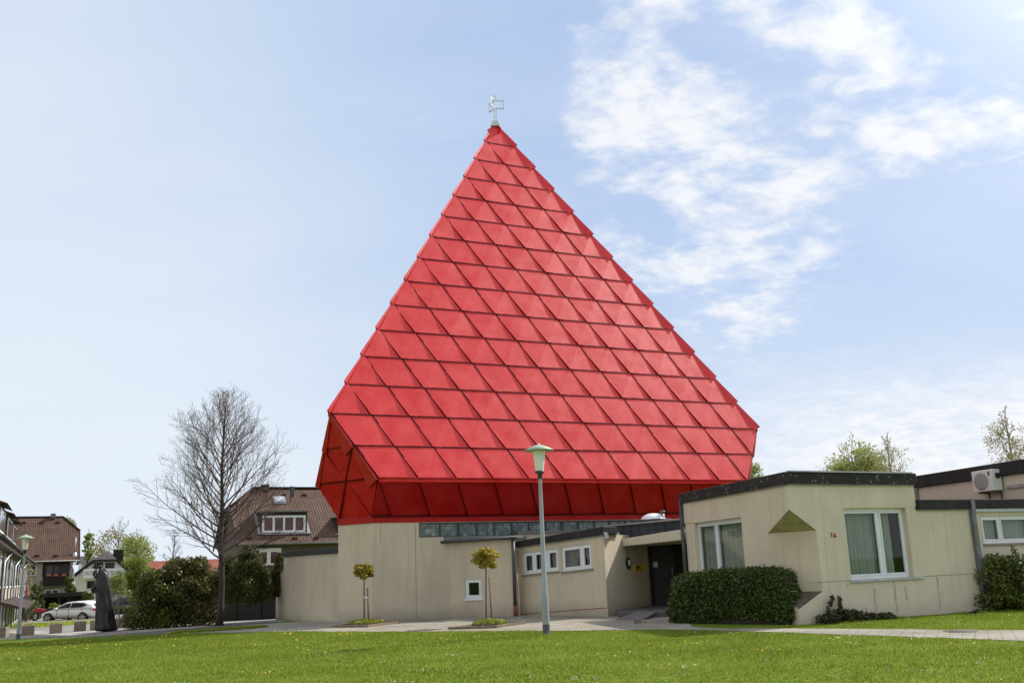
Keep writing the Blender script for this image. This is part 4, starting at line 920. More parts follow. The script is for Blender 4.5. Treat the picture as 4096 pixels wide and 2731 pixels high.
m = M(); Fh.box(m, s0, s1 + .2, 2.5, 3.5, -.12, 0); obj('corner_post', m, 'sill', hall)
s_, z_ = hz(cR(428, 472), Fh); m = M(); Fh.box(m, s_ - .04, s_ + .04, z_ - .05, z_ + .05, -.05, 0); obj('wall_vent', m, 'ink', hall)
qa = hz(cR(790, 519), Fh); m = M(); Fh.box(m, qa[0] - 1.5, qa[0], qa[1] - .05, qa[1] + .04, -.07, 0); obj('cable_duct', m, 'zinc', hall)
# air conditioner
qa = hz(cR(778, 537), Fh); at_, ab_ = hz(cR(757, 430), Fh)[1], qa[1]
acl, ach, acd = .84, .60, .32; ac = thing('air_conditioner', 'cream outdoor air conditioning unit bracketed to the hall wall', 'air conditioner', Fh.P(qa[0] + acl / 2, ab_ - .02))
a0, a1, zb = qa[0], qa[0] + acl, ab_ - .0
m = M(); Fh.box(m, a0, a1, zb, zb + ach, -acd - .06, -.06); obj('casing', m, 'plastic', ac, bevel=.02)
cc = (a0 + .46, zb + .29); m = M(); c_ = Fh.P(cc[0], cc[1], -acd - .065); rr = [[c_ + Fh.d * r * 1.2 * math.cos(t) + Z * r * math.sin(t) + Fh.n * o for t in np.linspace(0, 2 * PI, 28, endpoint=False)] for r, o in ((.25, 0), (.235, .012), (.001, .012))]
m.loft(rr, caps=False); obj('fan_grille', m, 'grille', ac)
m = M()
for j in range(1, 9): z = zb + .06 + j * .055; w = math.sqrt(max(0, .25 ** 2 - (z - cc[1]) ** 2)) * 1.2; w > .03 and Fh.box(m, cc[0] - w, cc[0] + w, z - .005, z + .005, -acd - .09, -acd - .075)
obj('grille_bars', m, 'plastic', ac)
m = M(); Fh.box(m, a0 + .08, a0 + .14, zb + .44, zb + .54, -acd - .068, -acd - .055); obj('badge', m, 'ink', ac)
for t in (.15, .65): m = M(); Fh.box(m, a0 + t - .02, a0 + t + .02, zb - .05, zb, -acd - .04, 0); Fh.box(m, a0 + t - .02, a0 + t + .02, zb - .28, zb - .05, -.04, 0); obj('bracket', m, 'lead', ac)
m = M(); m.box(Fh.P(a0 - .02, zb + .42, -.2), (.06, .12, .14), A2); obj('valve_cover', m, 'ink', ac)

# ------------------------------------------------------------------ STREET LAMPS
def make_lamp():
    t = thing('street_lamp', '', 'street lamp', (0, 0, 0), group='mushroom-topped street lamps')
    m = M(); m.lathe([(.082, -.1), (.082, .22)], 16); obj('base_sleeve', m, 'polefoot', t)
    m = M(); m.lathe([(.080, .22), (.078, .88), (.060, .95), (.040, 3.45)], 16); obj('pole', m, 'pole', t)
    m = M(); m.box((.0, -.079, .5), (.08, .01, .3)); obj('service_door', m, 'pole', t, bevel=.004)
    m = M(); m.lathe([(.04, 3.44), (.055, 3.46), (.055, 3.56), (.11, 3.58), (.11, 3.63), (.09, 3.635)], 18); obj('collar', m, 'darkpipe', t)
    m = M(); m.lathe([(.092, 3.63), (.155, 4.10)], 22); obj('lantern_glass', m, 'lantern', t)
    m = M(); m.lathe([(.15, 4.105), (.35, 4.095), (.352, 4.105), (.18, 4.19), (.08, 4.225), (.03, 4.235), (.03, 4.265), (.001, 4.275)], 28); obj('hat', m, 'hat', t)
    return t
lamp = make_lamp(); p = G((2186, 2536)); lamp.location = tuple(p); lamp['label'] = 'tall grey street lamp standing at the lawn edge in front of the red church'
p = G((72, 2556)); dup(lamp, p, 0, 'grey street lamp beside the concrete cubes, nearest the row houses', .89)
p_lamp2 = p

# ------------------------------------------------------------------ STATUE
sc_l, sc_r = G(cS(215, 806)), G(cS(398, 795)); sp = (sc_l + sc_r) / 2; sp[2] = terrain(sp[0], sp[1]); ppm = FPX / float((sp - EYE) @ _f) * 2.1333
st = thing('statue', 'dark bronze statue of a robed figure holding a cross by the path', 'statue', sp)
prof = [(803, 213, 398), (770, 216, 388), (740, 218, 376), (700, 218, 364), (650, 217, 357), (600, 215, 350), (550, 213, 340), (500, 209, 329), (470, 196, 326), (440, 190, 321), (410, 191, 313), (380, 193, 306), (350, 196, 301), (325, 200, 294), (305, 208, 284), (292, 214, 268), (284, 216, 250), (276, 212, 244), (262, 207, 243), (250, 211, 240), (243, 219, 233)]
rings = []; nr = 72
for y, l, r in prof:
    z = (803 - y) / ppm; cx = ((l + r) / 2 - 306) / ppm; hw = (r - l) / 2 / ppm; dp = hw * (.85 if y > 300 else 1.0); ring_ = []
    fold = .085 * min(1, max(0, (y - 300) / 240.))
    for k in range(nr):
        a = 2 * PI * k / nr; f = 1 + fold * math.sin(7 * a + z * 2.1) + fold * .6 * math.sin(12 * a - z * 1.6 + 1) - fold * .7 * max(0, math.sin(2.2 * z * 3 + 3 * a)) * (1 if y > 560 else .3)
        lowf = min(1, max(0, (y - 420) / 180.))
        for c0, sl_, am, wd in ((-2.6, .55, .13, .20), (-1.9, .75, .16, .17), (-1.25, .9, .12, .2), (-.5, .6, .14, .18), (.4, .5, .1, .25), (-2.2, -.5, .09, .2)):
            dq = (a - 2 * PI * (a > PI) - (c0 + sl_ * (1.5 - z)) + PI) % (2 * PI) - PI; f += lowf * am * math.exp(-(dq / wd) ** 2) - lowf * am * .55 * math.exp(-((dq - wd * 1.7) / wd) ** 2)
        ring_.append(sp + V([cx + hw * math.cos(a) * f, dp * math.sin(a) * f, z]))
    rings.append(ring_)
m = M(); m.loft(rings); body = obj('body', m, 'bronze', st)
sb = body.modifiers.new('soft', 'SUBSURF'); sb.levels = 1; sb.render_levels = 1
def sx(u, v, y=0.): return sp + V([(u - 306) / ppm, y, (803 - v) / ppm])
m = M(); m.bar(sx(207, 350, -.12), sx(194, 196, -.12), .045, .045, (0, 1, 0)); m.bar(sx(164, 262, -.12), sx(232, 256, -.12), .045, .045); obj('cross', m, 'bronze', st, bevel=.008)
m = M(); m.tube([sx(215, 330, -.1), sx(198, 350, -.14), sx(184, 322, -.15), sx(186, 300, -.14), sx(196, 290, -.13)], [.075, .06, .045, .035, .03], 8); obj('arm', m, 'bronze', st); m = M(); m.tube([sx(205, 430, -.18), sx(186, 452, -.2), sx(200, 480, -.2)], [.09, .08, .05], 8); obj('arm', m, 'bronze', st); m = M()
for q in range(4): m.tube([sx(194, 298 + q * 7, -.14), sx(203, 296 + q * 7, -.165), sx(208, 299 + q * 7, -.13)], [.013, .012, .009], 6)
m.tube([sx(190, 300, -.13), sx(197, 289, -.16), sx(204, 287, -.14)], [.014, .012, .009], 6)
obj('hand', m, 'bronze', st)
m = M(); m.tube([sx(222, 262, -.14), sx(216, 268, -.17), sx(221, 272, -.14)], [.02, .022, .018], 6); m.tube([sx(246, 282, .02), sx(262, 288, .03), sx(274, 300, .04), sx(280, 330, .03)], [.04, .05, .05, .03], 8); obj('hood_fold', m, 'bronze', st)

# ------------------------------------------------------------------ CONCRETE CUBES
def make_cube():
    t = thing('concrete_planter', '', 'planter', (0, 0, 0), group='concrete cubes along the footway'); m = M(); s = .5
    m.add([(-s / 2, -s / 2, -.05), (s / 2, -s / 2, -.05), (s / 2, s / 2, -.05), (-s / 2, s / 2, -.05), (-s / 2, -s / 2, .42), (s / 2, -s / 2, .42), (s / 2, s / 2, .42), (-s / 2, s / 2, .42)], [(0, 1, 5, 4), (1, 2, 6, 5), (2, 3, 7, 6), (3, 0, 4, 7), (3, 2, 1, 0)])
    i = .2; m.add([(-s / 2, -s / 2, .42), (s / 2, -s / 2, .42), (s / 2, s / 2, .42), (-s / 2, s / 2, .42), (-i, -i, .42), (i, -i, .42), (i, i, .42), (-i, i, .42), (-i, -i, .37), (i, -i, .37), (i, i, .37), (-i, i, .37)], [(0, 1, 5, 4), (1, 2, 6, 5), (2, 3, 7, 6), (3, 0, 4, 7), (4, 5, 9, 8), (5, 6, 10, 9), (6, 7, 11, 10), (7, 4, 8, 11)])
    obj('shell', m, 'concrete', t, local=True, bevel=.012)
    m = M(); m.quad((-i, -i, .375), (i, -i, .375), (i, i, .375), (-i, i, .375)); obj('soil', m, 'soil', t, local=True); return t
cube = make_cube()
cl = [('cut off by the left picture edge', cL(-8, 821)), ('just right of the street lamp base', cL(154, 808)), ('halfway between street lamp and white car front wheel', cL(322, 796)), ('in front of the white car doors', cL(468, 782)), ('partly hidden, close left of the statue foot', cS(210, 790)), ('standing right of the statue foot', cS(400, 769))]
fcl = 0
for i, (w, p) in enumerate(cl):
    q = G(p); rz = .35 + random.uniform(-.15, .15)
    q = q + V([0, .15, 0]); q[2] = terrain(q[0], q[1])
    lb_ = 'brown aggregate concrete cube ' + w
    if i == 0: cube.location = tuple(q); cube.rotation_euler = (0, 0, rz); cube['label'] = lb_
    else: dup(cube, q, rz, lb_)

# ------------------------------------------------------------------ CAR, MOTORCYCLE
def make_car(label, paint, loc, rz):
    t = thing('parked_car', label, 'car', (0, 0, 0)); t.location = tuple(map(float, loc)); t.rotation_euler = (0, 0, rz); ROOT[t.name] = np.zeros(3)
    L, W = 4.42, 1.80; nose = -L / 2
    sections = [(-2.21, .30, .60, .55), (-2.12, .22, .70, .72), (-1.75, .18, .82, .85), (-1.2, .18, .93, .89), (-.85, .18, .97, .9), (0, .18, .98, .9), (1.0, .18, 1.0, .9), (1.7, .2, 1.03, .88), (2.1, .28, 1.0, .80), (2.21, .38, .9, .66)]
    rings = []
    for x, zb, zt, hw in sections:
        zm = zb + (zt - zb) * .45
        rings.append([V(p) for p in [(x, -hw * .9, zb), (x, -hw, zm), (x, -hw * .985, zt - .12), (x, -hw * .88, zt), (x, hw * .88, zt), (x, hw * .985, zt - .12), (x, hw, zm), (x, hw * .9, zb)]])
    m = M(); m.loft(rings); b = obj('body', m, paint, t, local=True); mm = b.modifiers.new('soft', 'SUBSURF'); mm.levels = 1; mm.render_levels = 1
    # greenhouse
    gs = [(-1.15, .93, .80), (-.55, 1.22, .70), (-.15, 1.43, .62), (.5, 1.50, .60), (1.2, 1.45, .60), (1.75, 1.30, .62), (2.08, 1.02, .68)]
    rings = [[V(p) for p in [(x, -.86, .92), (x, -hw - (.86 - hw) * .35, .92 + (z - .92) * .6), (x, -hw, z), (x, hw, z), (x, hw + (.86 - hw) * .35, .92 + (z - .92) * .6), (x, .86, .92)]] for x, z, hw in gs]
    m = M(); m.loft(rings); b = obj('roof', m, paint, t, local=True)
    def sidew(pts): 
        for s_ in (-1, 1):
            m = M(); m.add([(x, s_ * (.885 - .26 * max(0, (z - .95)) / .5 + .012), z) for x, z in pts], [list(range(len(pts)))]); obj('side_window', m, 'darkglass', t, local=True)
    sidew([(-.80, 1.0), (.22, 1.02), (.22, 1.38), (-.1, 1.35), (-.45, 1.2)]); sidew([(.30, 1.02), (1.2, 1.06), (1.55, 1.24), (1.2, 1.36), (.30, 1.39)])
    m = M(); m.add([(-1.10, -.72, .97), (-1.10, .72, .97), (-.30, .56, 1.385), (-.30, -.56, 1.385)], [(0, 1, 2, 3)]); obj('windscreen', m, 'darkglass', t, local=True)
    m = M(); m.add([(2.10, -.6, 1.05), (2.10, .6, 1.05), (1.80, .52, 1.3), (1.80, -.52, 1.3)], [(0, 1, 2, 3)]); obj('rear_window', m, 'darkglass', t, local=True)
    for s_ in (-1, 1):
        m = M(); m.add([(-2.05, s_ * .60, .58), (-1.62, s_ * .885, .68), (-1.55, s_ * .86, .80), (-1.98, s_ * .6, .70)], [(0, 1, 2, 3)]); obj('headlight', m, 'lamp_lens', t, local=True)
        m = M(); m.box((2.1, s_ * .72, .88), (.16, .2, .16)); obj('tail_light', m, 'tail_lens', t, local=True, bevel=.03)
        m = M(); m.box((-.72, s_ * .96, 1.0), (.16, .16, .11)); obj('mirror', m, paint, t, local=True, bevel=.03)
        for dx in (.12, 1.02): m = M(); m.box((dx, s_ * .905, .86), (.16, .02, .025)); obj('door_handle', m, paint, t, local=True)
        m = M()
        for dx in (-.68, .26, 1.22): m.box((dx, s_ * .893, .62), (.012, .02, .62))
        m.box((.25, s_ * .893, .33), (1.9, .02, .012)); obj('door_gap', m, 'ink', t, local=True)
        for x in (-1.35, 1.335):
            c = V([x, s_ * .80, .325])
            def wr_(prof):
                m = M(); r_ = [[c + V([r * math.cos(a), s_ * o, r * math.sin(a)]) for a in np.linspace(0, 2 * PI, 24, endpoint=False)] for r, o in prof]; return m.loft(r_, caps=False)
            w = obj('wheel', wr_([(.22, -.1), (.31, -.1), (.325, -.05), (.325, .07), (.30, .105), (.235, .11)]), 'tyre', t, local=True)
            arch = M(); r_ = [[c + V([r * math.cos(a), s_ * o, r * math.sin(a)]) for a in np.linspace(0, 2 * PI, 24, endpoint=False)] for r, o in ((.38, .085), (.001, .085))]; arch.loft(r_, caps=False); obj('wheel_arch', arch, 'ink', t, local=True)
            m = M(); rm = wr_([(.24, .11), (.235, .09), (.205, .088), (.2, .06), (.001, .06)])
            for k in range(5):
                a = k * 2 * PI / 5 + .3; p = c + V([0, s_ * .105, 0]); q = c + V([.22 * math.cos(a), s_ * .105, .22 * math.sin(a)]); rm.bar(p, q, .07, .03, (0, 1, 0))
            obj('rim', rm, 'alloy', w, local=True)
    m = M(); m.box((-2.13, 0, .40), (.12, 1.0, .12)); obj('grille', m, 'ink', t, local=True, bevel=.02)
    m = M(); m.box((-2.205, 0, .56), (.04, .9, .06)); obj('upper_grille', m, 'ink', t, local=True, bevel=.01)
    return t
fwp, rwp = survey(*cL(347, 722), 80), survey(*cS(190, 711), 79); cv = (rwp - fwp); ca = math.atan2(cv[1], cv[0]); cc = (fwp + rwp) / 2; cc[2] = (fwp[2] + rwp[2]) / 2
carscale = np.linalg.norm(cv[:2]) / 2.685
car = make_car('white hatchback parked on the grass verge behind the statue', 'carpaint', cc, ca); car.scale = (carscale, carscale, carscale * .84)
zc = cc[2]
p = survey(*cS(455, 598), 100); c2 = make_car('dark car half hidden behind the hedge right of the statue', 'darkpaint', (p[0], p[1], terrain(p[0], p[1])), .1)
mp = survey(*cL(262, 718), 81); mc = thing('motorcycle', 'red motorcycle parked in front of the white hatchback nose', 'motorcycle', mp, 0)
k = carscale * .85
def mo(x, y, z): return mp + V([x, y, z]) * k
def wheel_m(x):
    m = M(); c = mo(x, 0, .31); r_ = [[c + V([r * math.cos(a), o, r * math.sin(a)]) * k for a in np.linspace(0, 2 * PI, 20, endpoint=False)] for r, o in ((.22, -.05), (.30, -.05), (.31, 0), (.30, .05), (.22, .05))]; m.loft(r_, caps=False)
    w = obj('wheel', m, 'tyre', mc); m = M(); 
    for j in range(5): a = j * 1.2566; m.bar(c, c + V([math.cos(a), 0, math.sin(a)]) * .22 * k, .03, .03, (0, 1, 0))
    m.tube([c - V([0, .06, 0]), c + V([0, .06, 0])], .05, 8); obj('rim', m, 'alloy', w)
wheel_m(-.7); wheel_m(.7)
m = M(); m.loft([[mo(x, y, z) for y, z in ((-w, zb), (-w * 1.2, (zb + zt) / 2), (-w * .6, zt), (w * .6, zt), (w * 1.2, (zb + zt) / 2), (w, zb))] for x, zb, zt, w in ((-.82, .72, .86, .08), (-.6, .58, .98, .16), (-.3, .55, .92, .17), (.1, .62, .84, .14), (.2, .66, .80, .1))]); obj('fairing', m, 'motored', mc)
m = M(); m.loft([[mo(x, y, z) for y, z in ((-w, zb), (-w, zt), (w, zt), (w, zb))] for x, zb, zt, w in ((.1, .72, .82, .13), (.5, .75, .86, .14), (.85, .9, .98, .08))]); obj('seat', m, 'ink', mc)
m = M(); m.box(mo(.05, 0, .4), (.55 * k, .3 * k, .34 * k)); obj('engine', m, 'darkpipe', mc, bevel=.04)
m = M(); m.tube([mo(-.7, -.1, .31), mo(-.45, -.1, .95)], .03, 6); m.tube([mo(-.7, .1, .31), mo(-.45, .1, .95)], .03, 6); obj('fork', m, 'alloy', mc)
m = M(); m.tube([mo(-.42, -.36, 1.02), mo(-.46, 0, 1.0), mo(-.42, .36, 1.02)], .02, 6); obj('handlebar', m, 'ink', mc)
m = M(); m.add([mo(-.7, -.14, 1.0), mo(-.7, .14, 1.0), mo(-.5, .12, 1.22), mo(-.5, -.12, 1.22)], [(0, 1, 2, 3)]); obj('windshield', m, 'darkglass', mc)

# ------------------------------------------------------------------ TREES AND SHRUBS
# the tall leafless tree on its grass island
tb = G(cT(371, 819)); tb[2] = terrain(tb[0], tb[1]) - .05
topz = survey(*cT(345, 68), tb[1])[2]; Ht = (topz - tb[2]) * .935
bt = thing('bare_tree', 'tall leafless tree with fine spreading twigs on a small grass island', 'tree', tb)
def prof_bare(t):
    u = (t - .29) / .71
    return 1.02 * (.44 * (1 - max(u, 0)) ** .72 + .03) * (.78 + .22 * min(1, max(u, 0) / .22))
tr, br, tips = branch_tree(tb, Ht, .135, 70, 3, prof_bare, lean_up=.38, sub=14, twigs=5, first=.27, min_r=.0044, wiggle=.06)
obj('trunk', tr, 'bark', bt); obj('branches', br, 'twig', bt)

def make_ball_tree(name, label, base, px_top, px_l, px_r, px_b, seed, stake_dx, stake_h):
    b = V(base); b[2] = 0; Y = b[1]
    zt = survey(*px_top, Y)[2]; zb = survey(*px_b, Y)[2]; r = abs(survey(*px_r, Y)[0] - survey(*px_l, Y)[0]) / 2; cz = (zt + zb) / 2
    xs = (survey(*px_r, Y)[0] + survey(*px_l, Y)[0]) / 2
    t = thing(name, label, 'tree', b, group='young ball-headed trees in the paved beds'); g = np.random.default_rng(seed)
    m = M(); m.tube([b - Z * .05, b + V([.0, 0, .5]), b + V([(xs - b[0]) * .6, 0, zb + .05]), V([xs, b[1], cz])], [.024, .02, .018, .012], 8); obj('trunk', m, 'twig', t)
    m = M(); rz = (zt - zb) / 2
    for i in range(14):
        d = g.normal(size=3); d[2] = abs(d[2]) * .6; d /= np.linalg.norm(d); m.tube([V([xs, Y, zb + .08]), V([xs, Y, cz - .05]) + d * V([r, r, rz]) * .5, V([xs, Y, cz]) + d * V([r, r, rz]) * .9], [.01, .007, .004], 4, caps=False)
    obj('limbs', m, 'twig', t)
    bl = clump_blobs((xs, Y, cz), (r * .82, r * .82, rz * .80), 70, r * .22, seed)
    fast_obj('crown', leaves(blob_points(3600, bl, .2), .066, aspect=.75), 4, 'bronze_leaf', t)
    sk = thing('tree_stake', 'thin timber stake supporting ' + ('the left' if stake_dx > 0 and seed == 5 else 'the right') + ' ball-headed young tree', 'stake', b + V([stake_dx, -.05, 0]), group='stakes of the young trees')
    m = M(); q = b + V([stake_dx, -.05, 0]); m.tube([q - Z * .05, q + V([-.04, 0, stake_h])], [.026, .023], 8); obj('post', m, 'timber', sk)
    if seed == 5: m = M(); m.bar(b + V([.0, -.02, .78]), q + V([-.02, -.03, .76]), .02, .03); obj('tie', m, 'pvc', sk)
make_ball_tree('ball_tree', 'smaller young ball-headed tree before the church stone wall, left of the pair', (-4.62, 29.4, 0), c3(518, 436), c3(455, 490), c3(584, 490), c3(520, 540), 5, .14, 1.05)
make_ball_tree('ball_tree', 'larger young ball-headed tree beside the small square annexe window', (-.95, 26.75, 0), c3(1155, 358), c3(1064, 430), c3(1226, 430), c3(1150, 488), 6, .15, 1.25)
def bed(label, fl, fr, br_, pc, pr, seed):
    fl, fr, br_ = V(fl), V(fr), V(br_); bl_ = fl + (br_ - fr)
    t = thing('planting_bed', label, 'planting bed', (fl + br_) / 2, group='timber edged beds of the young trees'); m = M()
    for a, b in ((fl, fr), (fr, br_), (br_, bl_), (bl_, fl)): m.bar(a + Z * .03, b + Z * .03, .06, .085)
    obj('edging', m, 'timber', t, bevel=.006); c = V(pc)
    m = M(); m.lathe([(pr, .012), (pr * .8, .06), (pr * .4, .09), (.001, .1)], 16, c); obj('soil', m, 'soil', t)
    pts = blob_points(1500, [(c + V([0, 0, .05]), (pr * 1.05, pr * .9, .12))], .3); pts[:, 2] = np.abs(pts[:, 2]) + .02
    fast_obj('plants', leaves(pts, .055, .2), 4, 'bed_plant', t)
bed('timber edged bed with yellow flowers under the left young tree', G(c3(355, 781)), G(c3(535, 779)), G(c3(700, 758)), (-4.5, 29.15, 0), .50, 1)
bed('timber edged bed with green plants under the right young tree', G(c3(955, 791)), G(c3(1193, 783)), G(c3(1340, 762)), (-.85, 26.5, 0), .46, 2)

# clipped hedge block in front of the parish house
hl, hr = V([3.66, 24.75, 0]), V([6.02, 22.72, 0]); hd = hr - hl; hL = np.linalg.norm(hd); hd /= hL; hn = np.array([-hd[1], hd[0], 0]) * 1.0
hed = thing('clipped_hedge', 'dark green clipped hedge block in front of the left parish house window', 'hedge', (hl + hr) / 2)
def rounded_box_pts(n, L, D, H, r):
    u = rng.uniform(-1, 1, (n, 3)); ax = rng.choice([0, 1, 1, 1, 2, 2], n); sgn = rng.choice([-1, 1], n)
    u[np.arange(n), ax] = sgn; u *= np.array([L / 2, D / 2, H / 2]); core = np.clip(u, -np.array([L / 2 - r, D / 2 - r, H / 2 - r]), np.array([L / 2 - r, D / 2 - r, H / 2 - r]))
    d = u - core; nn = np.linalg.norm(d, axis=1, keepdims=True) + 1e-6; return core + d / nn * np.minimum(nn, r)
def box_hedge(root, c, d, n_, L, D, H, r, count, size, mat, tilt=0., rough=.05, bulge=.06):
    q = rounded_box_pts(count, L, D, H, r); g = rng
    w = np.sin(q[:, :1] * 2.1 + 1) * np.sin(q[:, 2:] * 3.3 + .5) * bulge
    q = q * (1 + w) + g.normal(size=q.shape) * rough; q[:, 2] += tilt * q[:, 0]
    P = V(c) + q[:, :1] * V(d) + q[:, 1:2] * V(n_) + q[:, 2:] * Z
    P[:, 2] = np.maximum(P[:, 2], V(c)[2] - H / 2 + .01)
    fast_obj('foliage', leaves(P, size, aspect=.7), 4, mat, root)
    m = M(); k = .12; o = [V(c) + d * sx_ * (L / 2 - k) + n_ * sy_ * (D / 2 - k) + Z * (sz_ * (H / 2) - (k if sz_ > 0 else -.0)) for sz_ in (-1, 1) for sx_, sy_ in ((-1, -1), (1, -1), (1, 1), (-1, 1))]
    m.hexa(o); obj('stems', m, 'soil', root)  # added dark core box that fills the hedge behind its leaves
box_hedge(hed, (hl + hr) / 2 + hn * .5 + Z * .595, hd, hn, hL + .16, 1.15, 1.17, .36, 34000, .058, 'hedge', .02, .042, .075)
iv = thing('ground_ivy', 'low dark creeping shrub at the foot of the parish house wall under number 16', 'shrub', FRt.P(1.4, 0, -.3))
bl = [(FRt.P(.5 + i * .19, .06 + .10 * math.exp(-((i - 3) / 3.) ** 2), -.22 - .06 * math.sin(i * 2.1)), (.20, .16, .10 + .07 * math.exp(-((i - 3) / 3.5) ** 2))) for i in range(11)] + [(FRt.P(.72 + .06 * j, .2 + .11 * j, -.12), (.06, .05, .08)) for j in range(4)] + [(FRt.P(1.12, .2 + .1 * j, -.12), (.06, .05, .08)) for j in range(4)]
fast_obj('foliage', leaves(blob_points(2600, bl, .3), .065, aspect=.7), 4, 'ivy', iv)
m = M()
for i in range(9): q = FRt.P(.55 + .2 * i, 0, -.2); m.tube([q, q + V([random.uniform(-.2, .2), random.uniform(-.05, .05), .12]), q + V([random.uniform(-.35, .35), 0, random.uniform(.06, .3)])], [.012, .009, .005], 4)
obj('stems', m, 'twig', iv)

def shrub(name, label, blobs, count, size, mat, base, group=None, cat='shrub', shell=.3, stems=6, seed=0, aspect=.65, bark='twig'):
    t = thing(name, label, cat, base, group=group); g = np.random.default_rng(seed + 50)
    fast_obj('foliage', leaves(blob_points(count, blobs, shell), size, aspect=aspect), 4, mat, t)
    m = M()
    for i in range(stems):
        c = blobs[int(g.integers(len(blobs)))][0]; b = V(base) + g.normal(size=3) * V([.25, .2, 0]); m.tube([b, (b * .5 + V(c) * .5) + g.normal(size=3) * .1, V(c)], [.03 if stems < 12 else .014, .02 if stems < 12 else .011, .007], 5)
    obj('stems', m, bark, t); return t
bc = V([12.55, 25.2, .62]); shrub('garden_bush', 'large loose green bush in front of the strip window at the right edge', clump_blobs(bc, (1.15, .62, .62), 46, .30, 4) + [((12.5 + .3 * i, 25.1, .25), (.4, .5, .3)) for i in range(-3, 4)] + [((12.55, 25.3, 1.3), (.15, .12, .28)), ((13.1, 25.2, 1.2), (.15, .12, .25))], 15000, .075, 'bush_r', (12.5, 25.2, 0), seed=1)

# big dark shrub, willow and conifer left of the church
def px_ell(cx, cy, rx, ry, Y, f, depth=.8):
    c = survey(*f(cx, cy), Y); s = float((c - EYE) @ _f) / FPX / (1.92 if f is cB else 1.4933 if f in (cL, cH, cR) else 2.1333 if f is cS else 1)
    return c, (rx * s, rx * s * depth, ry * s)
c, r = px_ell(590, 290, 215, 262, 43, cB); base = V([c[0], c[1], terrain(c[0], c[1])])
shrub('laurel_shrub', 'very large dark glossy evergreen shrub left of the bare tree trunk', clump_blobs(c, V(r) * .86, 130, .42, 8) + [((c[0] + .4 * i, c[1], base[2] + .5), (.55, .8, .6)) for i in range(-3, 4)], 46000, .105, 'dark_shrub', base, seed=2, shell=.2)
c, r = px_ell(330, 330, 120, 215, 42, cB); base = V([c[0], c[1], terrain(c[0], c[1])])
shrub('mixed_shrub', 'olive green leafy shrub between the pale willow and the dark evergreen shrub', clump_blobs(c, V(r) * .9, 60, .36, 9) + [((c[0] + .3 * i, c[1], base[2] + .4), (.4, .6, .5)) for i in range(-3, 3)], 15000, .10, 'bush_r', base, seed=3, shell=.2)
c, r = px_ell(215, 190, 90, 200, 47, cB); base = V([c[0], c[1], terrain(c[0], c[1])])
shrub('willow_bush', 'pale yellow green spring bush in front of the white gabled house', clump_blobs(c, V(r) * .95, 70, .30, 10), 7500, .085, 'willow', base, seed=4, shell=.1, stems=22)
c, r = px_ell(60, 260, 75, 110, 46, cB); base = V([c[0], c[1], terrain(c[0], c[1])])
shrub('loose_shrub', 'thin loose green shrub with airy twigs right of the statue', clump_blobs(c, V(r), 26, .2, 11), 1300, .08, 'willow', base, seed=5, shell=.1, stems=16)
def conifer(label, px, base_y, top_y, half, Y, f, n, size, seed, name='conifer', mat='conifer', group=None, open_=0.3, fat=.5):
    b = survey(*f(px, base_y), Y); tp = survey(*f(px, top_y), Y); s = float((b - EYE) @ _f) / FPX / (1.92 if f is cB else 1.4933); R = half * s; H = tp[2] - b[2]
    t = thing(name, label, 'conifer', b, group=group); g = np.random.default_rng(seed); bl = []
    for i in range(90):
        u = g.uniform(0, 1) ** 1.2; rr = R * (min(1, (1 - u) / fat) ** .62) * (1 if u > .06 else .85); a = g.uniform(0, 2 * PI); q = g.uniform(.55, 1.0)
        k = R * .30 * g.uniform(.7, 1.3) * (1 - .45 * u); bl.append((b + V([rr * q * .85 * math.cos(a), rr * q * .85 * math.sin(a), H * (u * .95 + .02)]), (k, k, k * 1.35)))
    fast_obj('crown', leaves(blob_points(n, bl, open_), size, aspect=.55), 4, mat, t)
    m = M(); m.tube([b - Z * .1, b + Z * H * .8], [.12, .03], 7); obj('trunk', m, 'bark', t); return t
conifer('broad dark green conifer above the black board fence', 1062, 350, -30, 190, 44, cB, 34000, .10, 1, fat=.9)
conifer('dark conifer partly hidden behind the bare tree trunk', 905, 350, 40, 150, 45.5, cB, 14000, .10, 2, fat=.8)
conifer('small conifer at the end of the garden wall by the church wing', 1300, 340, 25, 100, 45.5, cB, 9000, .10, 3, fat=.8)
# black board fence and small picket fence
f0, f1 = G(cB(640, 556)), G(cB(1275, 528)); az = math.atan2(f1[1] - f0[1], f1[0] - f0[0]); Ff = Face(f0 + V([0, .3, 0]), az, 1); Lf_ = np.linalg.norm((f1 - f0)[:2]) + .6
bf = thing('board_fence', 'tall black stained board fence under the conifers', 'fence', f0); m = M(); fh = survey(*cB(1000, 335), f0[1])[2] - f0[2]
drop = (f1[2] - f0[2]) / Lf_; Ff.k = drop
n = int(fh / .15)
for i in range(n + 1): Ff.box(m, -.5, Lf_, -.05 + i * .15, -.05 + i * .15 + .156, -.0 - .014 * (i % 2), .02 - .014 * (i % 2))
obj('boards', m, 'darkwood', bf)
for i in range(5): m = M(); a = -.5 + (Lf_ + .4) * i / 4; Ff.box(m, a, a + .1, -.1, fh + .1, -.06, -.015); obj('post', m, 'darkwood', bf, bevel=.006)
p0, p1 = G(cS(428, 766)), G(cS(640, 762)); az = math.atan2(p1[1] - p0[1], p1[0] - p0[0]); Fk = Face(p0 + V([0, .2, 0]), az, 1); Lk = np.linalg.norm((p1 - p0)[:2]); pf = thing('lattice_fence', 'knee-high dark crossed-stake fence right of the statue', 'fence', p0)
m = M(); 
for i in range(int(Lk / .14)): a = i * .14; m.bar(Fk.P(a, 0), Fk.P(a + .25, .62), .035, .03, tuple(Fk.n)); m.bar(Fk.P(a + .25, 0, .035), Fk.P(a, .62, .035), .035, .03, tuple(Fk.n))
